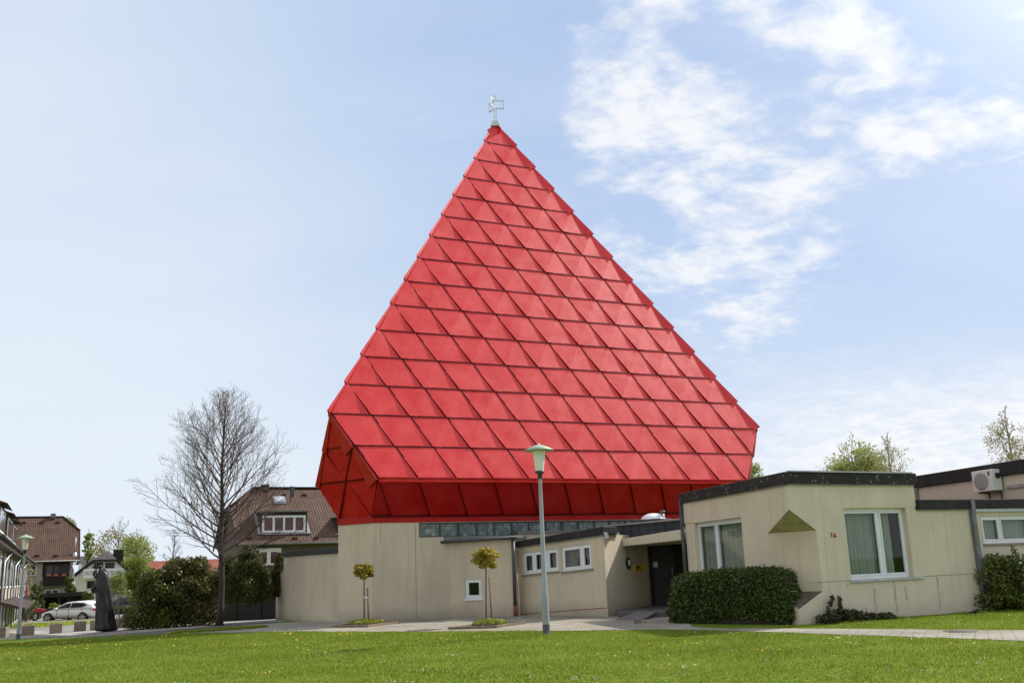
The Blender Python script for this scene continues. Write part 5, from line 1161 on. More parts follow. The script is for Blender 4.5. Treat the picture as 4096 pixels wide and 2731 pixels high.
obj('stakes', m, 'darkwood', pf); m = M(); m.bar(Fk.P(0, .42, -.035), Fk.P(Lk, .42, -.035), .03, .04); obj('rail', m, 'darkwood', pf)

# trees standing behind the buildings
def leafy_tree(label, px, base_py, top_py, rx_px, Y, n, size, mat, seed, name='leafy_tree', group=None, clumps=60, cr=.16, shell=.15, crown_low=.35, bark='twig', lat=16, sub=6, rzf=1.0):
    b = survey(px, base_py, Y); tp = survey(px, top_py, Y); b[2] = min(b[2], terrain(b[0], b[1])); H = tp[2] - b[2]; R = rx_px * Y / FPX
    t = thing(name, label, 'tree', b, group=group)
    tr, br, tips = branch_tree(b, H * .97, H * .016 + .04, lat, seed, lambda t_: (R / H) * 1.05 * (1 - .55 * max(0, (t_ - crown_low) / (1 - crown_low)) ** 1.5), lean_up=.5, sub=sub, twigs=2, first=crown_low, min_r=.012, wiggle=.1)
    obj('trunk', tr, bark, t); obj('branches', br, bark, t)
    if n:
        rz = min(R * rzf, H * .45); bl = clump_blobs(b + Z * (H - rz * .95), (R * .86, R * .86, rz * .9), clumps, R * cr * 2, seed)
        fast_obj('crown', leaves(blob_points(n, bl, shell), size, aspect=.6), 4, mat, t)
    return t
K3 = 3.0476
leafy_tree('rounded light green spring tree behind the parish house roof', 1138 * K3, 760 * K3, 585 * K3, 54 * K3, 62, 17000, .15, 'spring', 21, clumps=130, cr=.14)
leafy_tree('nearly bare pale birch right of the light green tree', 1184 * K3, 760 * K3, 571 * K3, 28 * K3, 58, 1500, .10, 'bud', 22, name='birch_tree', bark='birch', clumps=60, lat=24, sub=10, rzf=1.4)
leafy_tree('thin birch rising at the right edge above the hall roof', 1350 * K3, 760 * K3, 537 * K3, 30 * K3, 45, 2200, .085, 'bud', 23, name='birch_tree', bark='birch', clumps=60, lat=24, sub=10, rzf=1.6)
leafy_tree('small yellow green tree peeping out right of the red roof', 1001 * K3, 760 * K3, 602 * K3, 24 * K3, 75, 6500, .17, 'spring', 24, clumps=90, rzf=2.0)
leafy_tree('tall budding tree behind the white gabled house', 150 * K3, 770 * K3, 688 * K3, 34 * K3, 150, 2600, .30, 'bud', 25, clumps=60, lat=22)
leafy_tree('spreading olive green tree right of the white house chimney', 178 * K3, 770 * K3, 700 * K3, 26 * K3, 145, 3600, .30, 'spring', 26, clumps=60)
leafy_tree('narrow tree between the brown roofed house and the white house', 113 * K3, 770 * K3, 692 * K3, 9 * K3, 128, 1500, .26, 'spring', 27, clumps=50, rzf=2.6)
leafy_tree('bare distant tree behind the large evergreen shrub', 225 * K3, 770 * K3, 698 * K3, 20 * K3, 118, 0, .3, 'bud', 28, name='bare_tree_far', lat=24, sub=8)
leafy_tree('bare tree peeping over the brown roofed house ridge', 82 * K3, 770 * K3, 676 * K3, 12 * K3, 135, 700, .25, 'bud', 29, name='bare_tree_far', lat=20, sub=7)
# garden plants in front of the left houses
conifer('left thuja column beside the motorcycle', 192, 708, 497, 28, 90, cL, 7000, .16, 31, 'thuja', group='pair of thuja columns', fat=.35)
conifer('right, taller thuja column beside the motorcycle', 234, 704, 483, 26, 92, cL, 7000, .16, 32, 'thuja', group='pair of thuja columns', fat=.35)
hc = survey(*cL(115, 668), 87); hs = 87 / FPX / 1.4933; gh = thing('garden_hedge', 'trimmed leafy green hedge in front of the row house gardens', 'hedge', (hc[0], hc[1], hc[2] - 52 * hs))
box_hedge(gh, hc, np.array([1., 0, 0]), np.array([0, 1., 0]), 180 * hs, 2.2, 106 * hs, .5, 9000, .20, 'hedge_far', 0, .1)
c, r = px_ell(18, 748, 26, 20, 62, cL); shrub('round_shrub', 'low rounded yellow green shrub at the left picture edge', [(c, r)] + clump_blobs(c, V(r) * .9, 14, r[0] * .3, 3), 2500, .09, 'spring', c - Z * r[2])
c, r = px_ell(325, 648, 48, 26, 92, cL); shrub('forsythia', 'low yellow green bush behind the white hatchback bonnet', clump_blobs(c, r, 24, r[0] * .3, 4), 2600, .16, 'willow', c - Z * r[2])
c, r = px_ell(422, 500, 34, 62, 106, cL); shrub('climbing_shrub', 'tall dark climbing shrub right of the brown house balcony', clump_blobs(c, r, 24, r[0] * .4, 5), 3600, .18, 'bush_r', c - Z * r[2] * 1.6)
c, r = px_ell(168, 445, 42, 70, 78, cL); shrub('twiggy_shrub', 'sparse budding shrub just right of the left street lamp', clump_blobs(c, r, 20, r[0] * .25, 6), 420, .12, 'bud', c - Z * (r[2] + 3), stems=26)
c, r = px_ell(155, 520, 50, 70, 104, cS); shrub('garden_shrub', 'dark round garden shrub left of the statue shoulder', clump_blobs(c, r, 20, r[0] * .35, 7), 2600, .16, 'bush_r', c - Z * r[2])
c, r = px_ell(330, 410, 30, 45, 106, cS); shrub('blossom_shrub', 'pink blossoming shrub just right of the statue back', clump_blobs(c, r, 16, r[0] * .35, 8), 800, .12, 'blossom', c - Z * r[2] * 2.2, stems=9)
hc = survey(*cS(440, 630), 92); hs = 92 / FPX / 2.1333; gh = thing('low_garden_hedge', 'low trimmed green hedge below the dark car, right of the statue', 'hedge', (hc[0], hc[1], hc[2] - 35 * hs))
box_hedge(gh, hc, np.array([1., 0, 0]), np.array([0, 1., 0]), 240 * hs, 1.6, 70 * hs, .3, 5000, .17, 'hedge_far', 0, .06)

# ------------------------------------------------------------------ HOUSES
HZ = .4665
class Plane:
    """vertical facade plane through a surveyed point, facing the square"""
    def __init__(s, O, az): s.O = V([O[0], O[1], 0]); s.az = az; s.e = np.array([math.cos(az), math.sin(az), 0]); s.n = np.array([-math.sin(az), math.cos(az), 0])
    def off(s, d): return Plane(s.O + s.n * d, s.az)
    def at(s, p, d=0.): return on_wall(p[0], p[1], s.O + s.n * d, s.az)
    def P(s, a, d, z): return s.O + s.e * a + s.n * d + Z * z
    def a(s, q): return float((V(q) - s.O) @ s.e)
    def box(s, m, c, d): return m.box(s.P(*c), d, s.az)
def pz(F, p): q = F.at(p); return F.a(q), q[2]
def flat(m, F, f, x0, y0, x1, y1, d0, d1):
    """box whose camera-side face covers a surveyed rectangle of a facade plane"""
    a, zt_ = pz(F, f(x0, y0)); b, zb_ = pz(F, f(x1, y1)); return F.box(m, ((a + b) / 2, (d0 + d1) / 2, (zt_ + zb_) / 2), (abs(b - a), abs(d1 - d0), abs(zt_ - zb_)))
def fwin(parent, F, f, x0, y0, x1, y1, n, glass='darkglass', frame='whitewood', t=.09, name='window'):
    a, zt_ = pz(F, f(x0, y0)); b, zb_ = pz(F, f(x1, y1)); m = M()
    for x in [a + (b - a) * i / n for i in range(n + 1)]: F.box(m, (x, -.03, (zt_ + zb_) / 2), (t, .1, zt_ - zb_))
    F.box(m, ((a + b) / 2, -.032, zt_), (b - a + t, .1, t)); F.box(m, ((a + b) / 2, -.032, zb_), (b - a + t, .1, t)); w = obj(name, m, frame, parent)
    for i in range(n):
        g = M(); l, r_ = a + (b - a) * i / n, a + (b - a) * (i + 1) / n; g.quad(F.P(l, -.005, zb_), F.P(r_, -.005, zb_), F.P(r_, -.005, zt_), F.P(l, -.005, zt_)); obj('pane', g, glass, w)
    return w
def half_hip_house(name, label, f, Ye, dY, ridge, hip, eave, side, tiles, wallmat, ground_z, length, overhang=.6):
    """ridge/hip/eave: surveyed points at the half-hipped end; side=+1 hip on the right, -1 on the left"""
    fr = (eave[1] - hip[1]) / (eave[1] - ridge[1]); Ev = survey(*f(*eave), Ye); F = Plane(Ev, HZ); dh = dY * fr
    zf = Ev[2]; R_ = F.at(f(*ridge), dY); zr = R_[2]; zh = zf + (zr - zf) * fr; ra = F.a(R_); fa = -side * length
    t = thing(name, label, 'house', F.P(fa / 2, dY, 0) * [1, 1, 0] + Z * ground_z); D2 = 2 * dY
    m = M(); m.quad(F.P(fa, 0, zf), F.P(0, 0, zf), F.P(0, dh, zh), F.P(ra, dY, zr), F.P(fa, dY, zr)); m.quad(F.P(0, D2, zf), F.P(fa, D2, zf), F.P(fa, dY, zr), F.P(ra, dY, zr), F.P(0, D2 - dh, zh)); m.quad(F.P(0, dh, zh), F.P(0, D2 - dh, zh), F.P(ra, dY, zr))
    obj('roof', m, tiles, t)
    m = M(); m.tube([F.P(fa, -.06, zf - .04), F.P(0, -.06, zf - .04)], .08, 6); obj('gutter', m, 'lead', t)
    m = M(); m.tube([F.P(ra, dY, zr + .05), F.P(fa, dY, zr + .05)], .12, 6); m.tube([F.P(ra, dY, zr + .05), F.P(0, dh, zh + .05)], .10, 6); obj('ridge_tiles', m, tiles, t)
    m = M(); m.bar(F.P(0, 0, zf - .15), F.P(0, dh, zh - .15), .08, .3); m.bar(F.P(0, D2, zf - .15), F.P(0, D2 - dh, zh - .15), .08, .3); m.bar(F.P(0, dh, zh - .1), F.P(0, D2 - dh, zh - .1), .08, .2); obj('bargeboard', m, 'brownwood', t)
    xw = -side * overhang; o = overhang; zw = zf + (zr - zf) / dY * o - .25; g = ground_z - .6; m = M()
    m.quad(F.P(fa, o, g), F.P(xw, o, g), F.P(xw, o, zw), F.P(fa, o, zw))
    m.quad(F.P(xw, o, g), F.P(xw, D2 - o, g), F.P(xw, D2 - o, zw), F.P(xw, D2 - dh, zh - .3), F.P(xw, dh, zh - .3), F.P(xw, o, zw), uv=False)
    m.quad(F.P(fa, o, g), F.P(fa, D2 - o, g), F.P(fa, D2 - o, zw), F.P(fa, dY, zr - .3), F.P(fa, o, zw), uv=False); m.quad(F.P(fa, D2 - o, g), F.P(xw, D2 - o, g), F.P(xw, D2 - o, zw), F.P(fa, D2 - o, zw))
    obj('wall', m, wallmat, t); m = M(); F.box(m, ((xw + fa) / 2, .3, zf - .06), (abs(xw - fa), .62, .06)); obj('soffit', m, 'brownwood', t)
    return t, F, dY, zf, zr
# house with the long dormer, behind the church on the left
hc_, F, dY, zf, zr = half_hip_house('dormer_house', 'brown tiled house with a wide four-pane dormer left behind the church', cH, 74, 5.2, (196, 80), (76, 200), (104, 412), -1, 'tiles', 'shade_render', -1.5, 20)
FW = F.off(.57)
def dormer(parent, F, f, d, face, win, n):
    Fd = F.off(d); a, zt_ = pz(Fd, f(face[0], face[1])); b, zb_ = pz(Fd, f(face[2], face[3])); m = M(); dd = (zt_ - zb_) * 1.1 + 1.2
    Fd.box(m, ((a + b) / 2, dd / 2, (zt_ + zb_) / 2 - .15), (b - a, dd, zt_ - zb_ + .3)); dm_ = obj('dormer', m, 'brownwood', parent)
    m = M(); Fd.box(m, ((a + b) / 2, dd / 2 - .2, zt_ + .06), (b - a + .3, dd + .3, .1)); obj('dormer_roof', m, 'lead', dm_)
    m = M(); Fd.box(m, ((a + b) / 2, -.1, zb_ - .03), (b - a + .5, .5, .06)); m.bar(Fd.P(a - .12, -.1, zb_), Fd.P(a - .12, (zt_ - zb_) * .98, zt_ - .02), .22, .08); m.bar(Fd.P(b + .12, -.1, zb_), Fd.P(b + .12, (zt_ - zb_) * .98, zt_ - .02), .22, .08); obj('flashing', m, 'zinc', dm_)
    fwin(dm_, Fd.off(-.02), f, *win, n, 'redglass', t=.16)
dormer(hc_, F, cH, 1.0, (247, 222, 520, 345), (258, 247, 503, 333), 4)
dormer(hc_, F, cH, 1.0, (700, 255, 960, 345), (712, 270, 945, 335), 4)
def on_roof(p, F, dY, zf, zr, f):
    for d in np.linspace(0, dY, 160):
        q = F.at(f(*p), d)
        if q[2] < zf + (zr - zf) * d / dY: return q
    return q
pitch_ = math.atan2(zr - zf, dY)
a = on_roof((355, 150), F, dY, zf, zr, cH); sk = M(); sk.box(a, (1.0, .95, .14), HZ, pitch_); s_ = obj('roof_window', sk, 'zinc', hc_); sk = M(); sk.box(a + V([0, -.05, .06]), (.74, .68, .08), HZ, pitch_); obj('pane', sk, 'lamp_lens', s_)
m = M(); flat(m, F.off(dY), cH, 244, 58, 288, 95, -.4, .4); obj('chimney', m, 'brownwood', hc_)
m = M(); a = on_roof((422, 160), F, dY, zf, zr, cH); m.tube([a, a + Z * 1.35], .03, 6); m.box(a + V([.1, 0, .8]), (.35, .06, .9)); obj('aerial', m, 'darkpipe', hc_)
for p in ((383, 118), (502, 118), (178, 377), (316, 377), (447, 377), (575, 375)): m = M(); m.box(on_roof(p, F, dY, zf, zr, cH), (.3, .34, .2), HZ); obj('roof_vent', m, 'brownwood', hc_)
fwin(hc_, FW.off(-.03), cH, 228, 448, 352, 535, 2, 'redglass', t=.28)
m = M(); flat(m, FW.off(-1.), cH, 255, 537, 330, 552, -.1, .1); flat(m, FW.off(-1.), cH, 110, 470, 235, 560, -.1, .1); obj('balcony', m, 'brownwood', hc_)
# brown house far left
ha, F, dY, zf, zr = half_hip_house('brown_roofed_house', 'large house with steep brown tiled half-hipped roof and dark balcony at far left', cL, 112, 5.2, (378, 101), (482, 186), (476, 357), 1, 'tiles', 'beige', -1.9, 18)
FW = F.off(.57)
m = M(); flat(m, F.off(dY), cL, 303, 80, 332, 106, -.4, .4); obj('chimney', m, 'lead', ha)
fwin(ha, FW.off(-.03), cL, 158, 388, 214, 448, 2, 'darkglass', t=.14)
m = M(); flat(m, FW, cL, 258, 372, 412, 450, -.06, -.01); bz = obj('bay_panel', m, 'darkwood', ha); fwin(bz, FW.off(-.08), cL, 275, 388, 408, 446, 3, 'darkglass', 'brownwood', t=.2)
m = M(); flat(m, FW.off(-1.4), cL, 256, 452, 412, 500, -.05, .05); flat(m, FW.off(-.7), cL, 256, 498, 412, 506, -.7, .7); bc_ = obj('balcony', m, 'darkwood', ha)
for x in (292, 334, 382): m = M(); flat(m, FW.off(-1.5), cL, x - 13, 440, x + 13, 452, -.1, .1); obj('flower_box', m, 'brick_red', bc_)
fwin(ha, FW.off(-.03), cL, 270, 536, 350, 556, 2, 'darkglass', t=.2)
m = M(); a = on_roof((447, 322), F, dY, zf, zr, cL); m.tube([a, a + Z * 1.9], .06, 8); m.lathe([(.30, -.25), (.2, .15), (.1, .25)], 12, a); obj('flue', m, 'zinc', ha)
for p in ((143, 133), (248, 133), (346, 133), (222, 331), (332, 331)): m = M(); m.box(on_roof(p, F, dY, zf, zr, cL), (.4, .4, .2), HZ); obj('roof_vent', m, 'brownwood', ha)
m = M(); m.tube([FW.at(cL(*p), -.1) for p in ((415, 362), (425, 375), (440, 420), (436, 640))], .08, 6); obj('downpipe', m, 'zinc', ha)
FC = F.off(-7.); cp = thing('carport', 'low dark timber carport in front of the brown roofed house', 'carport', FC.at(cL(380, 650))); m = M(); flat(m, FC, cL, 245, 556, 508, 570, 0, 5.); obj('roof', m, 'darkwood', cp)
for x in (248, 352, 490): m = M(); flat(m, FC, cL, x - 4, 570, x + 4, 665, .1, .35); obj('post', m, 'darkwood', cp)
m = M(); flat(m, FC.off(5.), cL, 245, 570, 508, 665, 0, .1); obj('shade_backing', m, 'black', cp)  # black sheet put in for the shade under the carport roof
# white gabled house
FB = Plane(survey(*cS(260, 560), 122), .36); wh = thing('white_gabled_house', 'white rendered house with grey hipped gable roof and white balcony behind the statue', 'house', FB.at(cS(260, 600)) * [1, 1, 0] + Z * -1.9)
def W(x, y, d=0.): return FB.at(cS(x, y), d)
def WB(p, d): return V(p) + FB.n * d
m = M(); w = [W(40, 620), W(500, 620), W(500, 290), W(478, 252), W(403, 188), W(200, 193), W(40, 305)]; m.quad(*w, uv=False)
m.quad(w[1], w[2], WB(w[2], 10), WB(w[1], 10)); m.quad(w[0], w[6], WB(w[6], 10), WB(w[0], 10)); m.quad(*[WB(q, 10) for q in w], uv=False); obj('wall', m, 'render', wh)
m = M(); pk, pk2 = W(290, 110, 2.2), W(310, 110, 2.2); el, er = W(196, 190, -.8), W(407, 184, -.8); bl2, br2 = W(28, 318, -.8), W(512, 278, -.8)
m.quad(el, er, pk2, pk); m.quad(bl2, el, pk, WB(pk, 9), WB(bl2, 11)); m.quad(er, br2, WB(br2, 11), WB(pk2, 9), pk2); m.quad(pk, pk2, WB(pk2, 9), WB(pk, 9)); obj('roof', m, 'tiles_grey', wh)
m = M(); m.bar(el - Z * .15, bl2 - Z * .15, .1, .4); m.bar(er - Z * .15, br2 - Z * .15, .1, .4); m.bar(el - Z * .1, er - Z * .1, .1, .3); obj('bargeboard', m, 'darkwood', wh)
m = M(); flat(m, FB.off(3), cS, 373, 103, 452, 225, -.6, .6); obj('chimney', m, 'darkwood', wh)
for r_ in ((210, 217, 277, 275), (304, 217, 373, 272), (150, 372, 205, 432), (350, 366, 418, 424)): fwin(wh, FB.off(-.03), cS, *r_, 2, 'darkglass', 'brownwood')
Fb_ = FB.off(-1.5); m = M()
for i in range(7): x = 118 + i * (450 - 118) / 6; flat(m, Fb_, cS, x - 2.5, 272, x + 2.5, 330, -.06, .06)
flat(m, Fb_, cS, 116, 268, 452, 277, -.07, .07); flat(m, Fb_, cS, 116, 320, 452, 330, -.07, .07); flat(m, Fb_.off(.04), cS, 118, 277, 450, 320, -.02, .02); flat(m, FB.off(-.75), cS, 116, 330, 452, 338, -.75, .75); bw_ = obj('balcony', m, 'whitewood', wh)
m = M()
for i in range(6):
    xa, xb = 124 + i * (450 - 118) / 6, 166 + i * (450 - 118) / 6
    m.bar(W(xa, 282, -1.57), W(xb, 316, -1.57), .05, .06, (0, 1, 0)); m.bar(W(xa, 316, -1.60), W(xb, 282, -1.60), .05, .06, (0, 1, 0))
obj('lattice', m, 'zinc', bw_)
m = M(); flat(m, FB.off(-.1), cS, 140, 432, 212, 438, -.1, .1); flat(m, FB.off(-.1), cS, 342, 424, 424, 430, -.1, .1); obj('sill', m, 'whitewood', wh)
FG = FB.off(-8); gr = thing('garage', 'plain grey rendered garage below the white gabled house', 'garage', FG.at(cS(410, 570))); m = M(); flat(m, FG, cS, 315, 475, 505, 590, 0, 5); obj('wall', m, 'beige', gr); m = M(); flat(m, FG, cS, 310, 466, 510, 475, -.1, 5.2); obj('roof_edge', m, 'lead', gr)
m = M(); flat(m, FG, cS, 350, 500, 435, 580, -.04, .02); obj('door', m, 'zinc', gr)
FA = Plane(survey(*cS(150, 300), 136), HZ); an = thing('grey_roofed_annexe', 'small grey tiled roof between the brown house and the white house', 'house', FA.at(cS(150, 400))); m = M(); a, b, c_, d_ = FA.at(cS(70, 222)), FA.at(cS(225, 218)), FA.at(cS(215, 155), 4), FA.at(cS(80, 157), 4); m.quad(a, b, c_, d_); m.quad(a + FA.n * 8, b + FA.n * 8, c_, d_); obj('roof', m, 'tiles_grey', an)
m = M(); FA.box(m, ((FA.a(a) + FA.a(b)) / 2, 4, (a[2] - 2.5) / 2), (FA.a(b) - FA.a(a) - .8, 7, a[2] + 2.6)); obj('wall', m, 'render', an)
FR_ = Plane(survey(*cB(400, 250), 118), .2); rr_ = thing('red_roofed_house', 'distant low house with an orange red tiled roof above the dark shrub', 'house', FR_.at(cB(400, 260))); a, b, c_, d_ = FR_.at(cB(270, 175)), FR_.at(cB(900, 160)), FR_.at(cB(900, 60), 5), FR_.at(cB(290, 84), 5); c_[2] = d_[2]; b[2] = a[2]
m = M(); m.quad(a, b, c_, d_); m.quad(a + FR_.n * 10, b + FR_.n * 10, c_, d_); obj('roof', m, 'tiles_red', rr_); m = M(); FR_.box(m, ((FR_.a(a) + FR_.a(b)) / 2, 5, (a[2] - 2.3) / 2), (FR_.a(b) - FR_.a(a) - 1, 9, a[2] + 2.7)); obj('wall', m, 'beige', rr_)

# row houses at the left edge, seen along their fronts
Q0 = survey(*cE(0, 285), 50); Q1 = survey(*cE(214, 440), 107); az = math.atan2(Q1[1] - Q0[1], Q1[0] - Q0[0]); Fr = Face([Q0[0], Q0[1], 0], az, 1); Lr = np.linalg.norm((Q1 - Q0)[:2]); ze = (Q0[2] + Q1[2]) / 2
row = thing('row_house', 'row of houses with brown dormers and pale fronts along the left edge', 'house', (Q0[0], Q0[1], -1.4))
m = M(); wall_panel(m, Fr, [(-10, -3), (Lr, -3), (Lr, ze), (-10, ze)]); Fx = Face(Fr.P(Lr, 0), az + PI / 2, 1); wall_panel(m, Fx, [(0, -3), (9, -3), (9, ze), (4.5, ze + 4.4), (0, ze)]); obj('wall', m, 'cream', row)
m = M(); m.quad(Fr.P(-10, ze - .1, -.5), Fr.P(Lr + .4, ze - .1, -.5), Fr.P(Lr + .4, ze + 4.6, 4.5), Fr.P(-10, ze + 4.6, 4.5)); m.quad(Fr.P(Lr + .4, ze - .1, 9.5), Fr.P(-10, ze - .1, 9.5), Fr.P(-10, ze + 4.6, 4.5), Fr.P(Lr + .4, ze + 4.6, 4.5)); obj('roof', m, 'tiles', row)
m = M(); Fr.box(m, -10, Lr + .4, ze - .38, ze - .14, -.5, -.05); obj('eaves_board', m, 'brownwood', row)
m = M(); m.tube([Fr.P(-10, ze - .1, -.58), Fr.P(Lr + .4, ze - .1, -.58)], .08, 6); obj('gutter', m, 'darkpipe', row)
def a_at(x, y): return hz(cE(x, y), Fr)[0]
for (x0, x1) in ((2, 42), (58, 92), (98, 124)):
    a0, a1 = a_at(x0, 300), a_at(x1, 300); a1 = min(a1, a0 + 7); d0 = .15; m = M(); Fr.box(m, a0, a1, ze + .1, ze + 2.0, d0, 4.2); dm_ = obj('dormer', m, 'brownwood', row)
    m = M(); m.quad(Fr.P(a0 - .3, ze + 1.98, d0 - .35), Fr.P(a1 + .3, ze + 1.98, d0 - .35), Fr.P(a1 + .3, ze + 3.7, 4.4), Fr.P(a0 - .3, ze + 3.7, 4.4)); m.quad(Fr.P(a0 - .3, ze + 1.98, d0 - .35), Fr.P(a0 - .3, ze + 3.7, 4.4), Fr.P(a0 - .3, ze + 1.8, 4.4)); obj('dormer_roof', m, 'tiles', dm_)
    m = M(); Fr.box(m, a0 + .3, a1 - .3, ze + .6, ze + 1.8, d0 - .04, d0 + .02); w = obj('window', m, 'whitewood', dm_); m = M(); n = 3
    for i in range(n): s0, s1 = a0 + .45 + (a1 - a0 - .8) * i / n, a0 + .35 + (a1 - a0 - .8) * (i + 1) / n; m.quad(Fr.P(s0, ze + .7, d0 - .045), Fr.P(s1, ze + .7, d0 - .045), Fr.P(s1, ze + 1.7, d0 - .045), Fr.P(s0, ze + 1.7, d0 - .045))
    obj('pane', m, 'darkglass', w)
x = 1.
while x < Lr - 3:
    for zb_, zt_ in ((ze - 2.3, ze - .6), (ze - 4.9, ze - 3.1)):
        m = M(); Fr.box(m, x, x + 1.9, zb_, zt_, -.05, .01); w = obj('window', m, 'whitewood', row); m = M(); m.quad(Fr.P(x + .12, zb_ + .12, -.055), Fr.P(x + .9, zb_ + .12, -.055), Fr.P(x + .9, zt_ - .12, -.055), Fr.P(x + .12, zt_ - .12, -.055)); m.quad(Fr.P(x + 1.0, zb_ + .12, -.055), Fr.P(x + 1.78, zb_ + .12, -.055), Fr.P(x + 1.78, zt_ - .12, -.055), Fr.P(x + 1.0, zt_ - .12, -.055)); obj('pane', m, 'darkglass', w)
    m = M(); Fr.box(m, x + 2.5, x + 2.8, ze - 5.2, ze - .4, -.06, 0); obj('timber_post', m, 'brownwood', row); x += 4.3
for x in (2.0, 17.0, 33.0):
    m = M(); m.tube([Fr.P(x + 3.5, ze - .15, -.5), Fr.P(x + 1.6, ze - .9, -.12), Fr.P(x + 1.6, ze - 5, -.12)], .07, 6); obj('downpipe', m, 'zinc', row)
m = M(); m.hexa([Fr.P(3, ze - 3.1, -.0), Fr.P(24, ze - 3.1, -.0), Fr.P(24, ze - 3.5, -1.3), Fr.P(3, ze - 3.5, -1.3), Fr.P(3, ze - 2.95, 0), Fr.P(24, ze - 2.95, 0), Fr.P(24, ze - 3.35, -1.3), Fr.P(3, ze - 3.35, -1.3)]); obj('porch_roof', m, 'brownwood', row)
m = M(); q = survey(*cL(138, 455), 70); m.loft([[q + V([r * .6 * math.cos(a), o, r * math.sin(a)]) for a in np.linspace(0, 2 * PI, 18, endpoint=False)] for r, o in ((.52, 0), (.3, .09), (.001, .13))], caps=False); m.bar(q + V([0, .1, 0]), Fr.P(float((q - Fr.O) @ Fr.d), q[2], .0), .05, .05); obj('satellite_dish', m, 'pvc', row)
aw = thing('tiled_canopy', 'small brick red tiled canopy between lamp post and thujas', 'canopy', survey(*cL(135, 560), 96)); m = M(); a, b, c_, d_ = [survey(*cL(*q), yy) for q, yy in (((92, 574), 95), ((176, 572), 95), ((176, 519), 97.5), ((92, 522), 97.5))]; m.hexa([a, b, c_, d_, a + Z * .12, b + Z * .12, c_ + Z * .12, d_ + Z * .12]); obj('roof', m, 'brick_red', aw)
for q in (a, b): m = M(); m.tube([V([q[0] + (.2 if q is a else -.2), q[1] + .2, q[2]]), V([q[0] + (.2 if q is a else -.2), q[1] + .2, -2.2])], .07, 6); obj('post', m, 'brownwood', aw)

# ------------------------------------------------------------------ SMALL GROUND THINGS
p = G(c6(577, 829)); mh = thing('manhole_cover', 'round iron manhole cover set in the paved path at right', 'manhole cover', p); m = M(); m.lathe([(.31, .004), (.31, .022), (.27, .024), (.265, .018)], 30, p); obj('ring', m, 'concrete', mh); m = M(); m.lathe([(.262, .012), (.26, .022), (.001, .023)], 30, p); obj('lid', m, 'iron', mh)
p = G(c6(632, 773)); bd = thing('blackbird', 'small blackbird standing on the grass before the garden bush', 'bird', p)
def bp_(x, y, z): return p + V([x, y, z])
m = M(); rings = []
for x, z, ry, rz_ in ((.13, .15, .004, .004), (.112, .155, .018, .02), (.09, .16, .026, .028), (.065, .145, .03, .035), (.03, .12, .042, .045), (-.02, .105, .045, .046), (-.06, .10, .034, .034), (-.10, .095, .022, .016), (-.19, .085, .018, .006)): rings.append([bp_(x, ry * math.cos(a), z + rz_ * math.sin(a)) for a in np.linspace(0, 2 * PI, 12, endpoint=False)])
m.loft(rings); obj('body', m, 'feather', bd); m = M(); m.tube([bp_(.112, 0, .158), bp_(.152, 0, .15)], [.008, .001], 6); obj('beak', m, 'beak', bd)
m = M(); 
for s_ in (-1, 1): m.tube([bp_(.0, s_ * .018, .07), bp_(-.012, s_ * .02, .035), bp_(.005, s_ * .02, .0)], .004, 5); m.tube([bp_(.005, s_ * .02, .003), bp_(.04, s_ * .02, .003)], .003, 5)
obj('leg', m, 'feather', bd)

# ------------------------------------------------------------------ LAWN COVER
EX = np.array([q[0] for q in lawn_edge]); EY = np.array([q[1] for q in lawn_edge]); UX = np.array([q[0] for q in upper[::-1]]); UY = np.array([q[1] for q in upper[::-1]])
def lawn_points(n):
    x = rng.uniform(-19, 13, n); y = 9.5 + (32 - 9.5) * rng.uniform(0, 1, n)
    rag = rng.exponential(.025, n) - .04 + .03 * np.sin(x * 3.1) * np.sin(x * 7.7 + 1)
    front = (y < np.interp(x, EX, EY) + rag) & (np.abs(x / y) < .62)
    wx = (x - PHO[0]); wall_y = PHO[1] + wx * math.tan(A1)
    back_ = (x > 5.3) & (y > np.interp(x, UX, UY) - rag) & (y < wall_y - .1) & (x / y < .62)
    k = front | back_; return x[k], y[k]
def tz(x, y): return np.array([terrain(a, b) for a, b in zip(x, y)])
x, y = lawn_points(620000); n = len(x); z = tz(x, y)
patch = .5 + .3 * np.sin(x * 1.7 + np.sin(y * 1.3) * 1.5) * np.sin(y * 2.1 + np.sin(x * .9) * 2) + .3 * np.sin(x * 5.3 + 2 * np.sin(y * 2.9)) * np.sin(y * 6.1 + 2 * np.sin(x * 3.7))
h = rng.uniform(.022, .05, n) * (.55 + .9 * np.clip(patch, 0, 1.1) ** 1.5) * np.where(rng.uniform(0, 1, n) < .04, 1.6, 1); a = rng.uniform(0, 2 * PI, n); w = rng.uniform(.006, .011, n); la_ = rng.uniform(0, 2 * PI, n); ln = h * rng.uniform(.2, .9, n)
b = np.stack([x, y, z - .004], 1); dx = np.stack([np.cos(a) * w, np.sin(a) * w, 0 * a], 1); tp = b + np.stack([np.cos(la_) * ln, np.sin(la_) * ln, h], 1)
gr_ = fast_obj('grass', np.stack([b - dx, b + dx, tp], 1).reshape(-1, 3), 3, 'grass', kind='stuff')
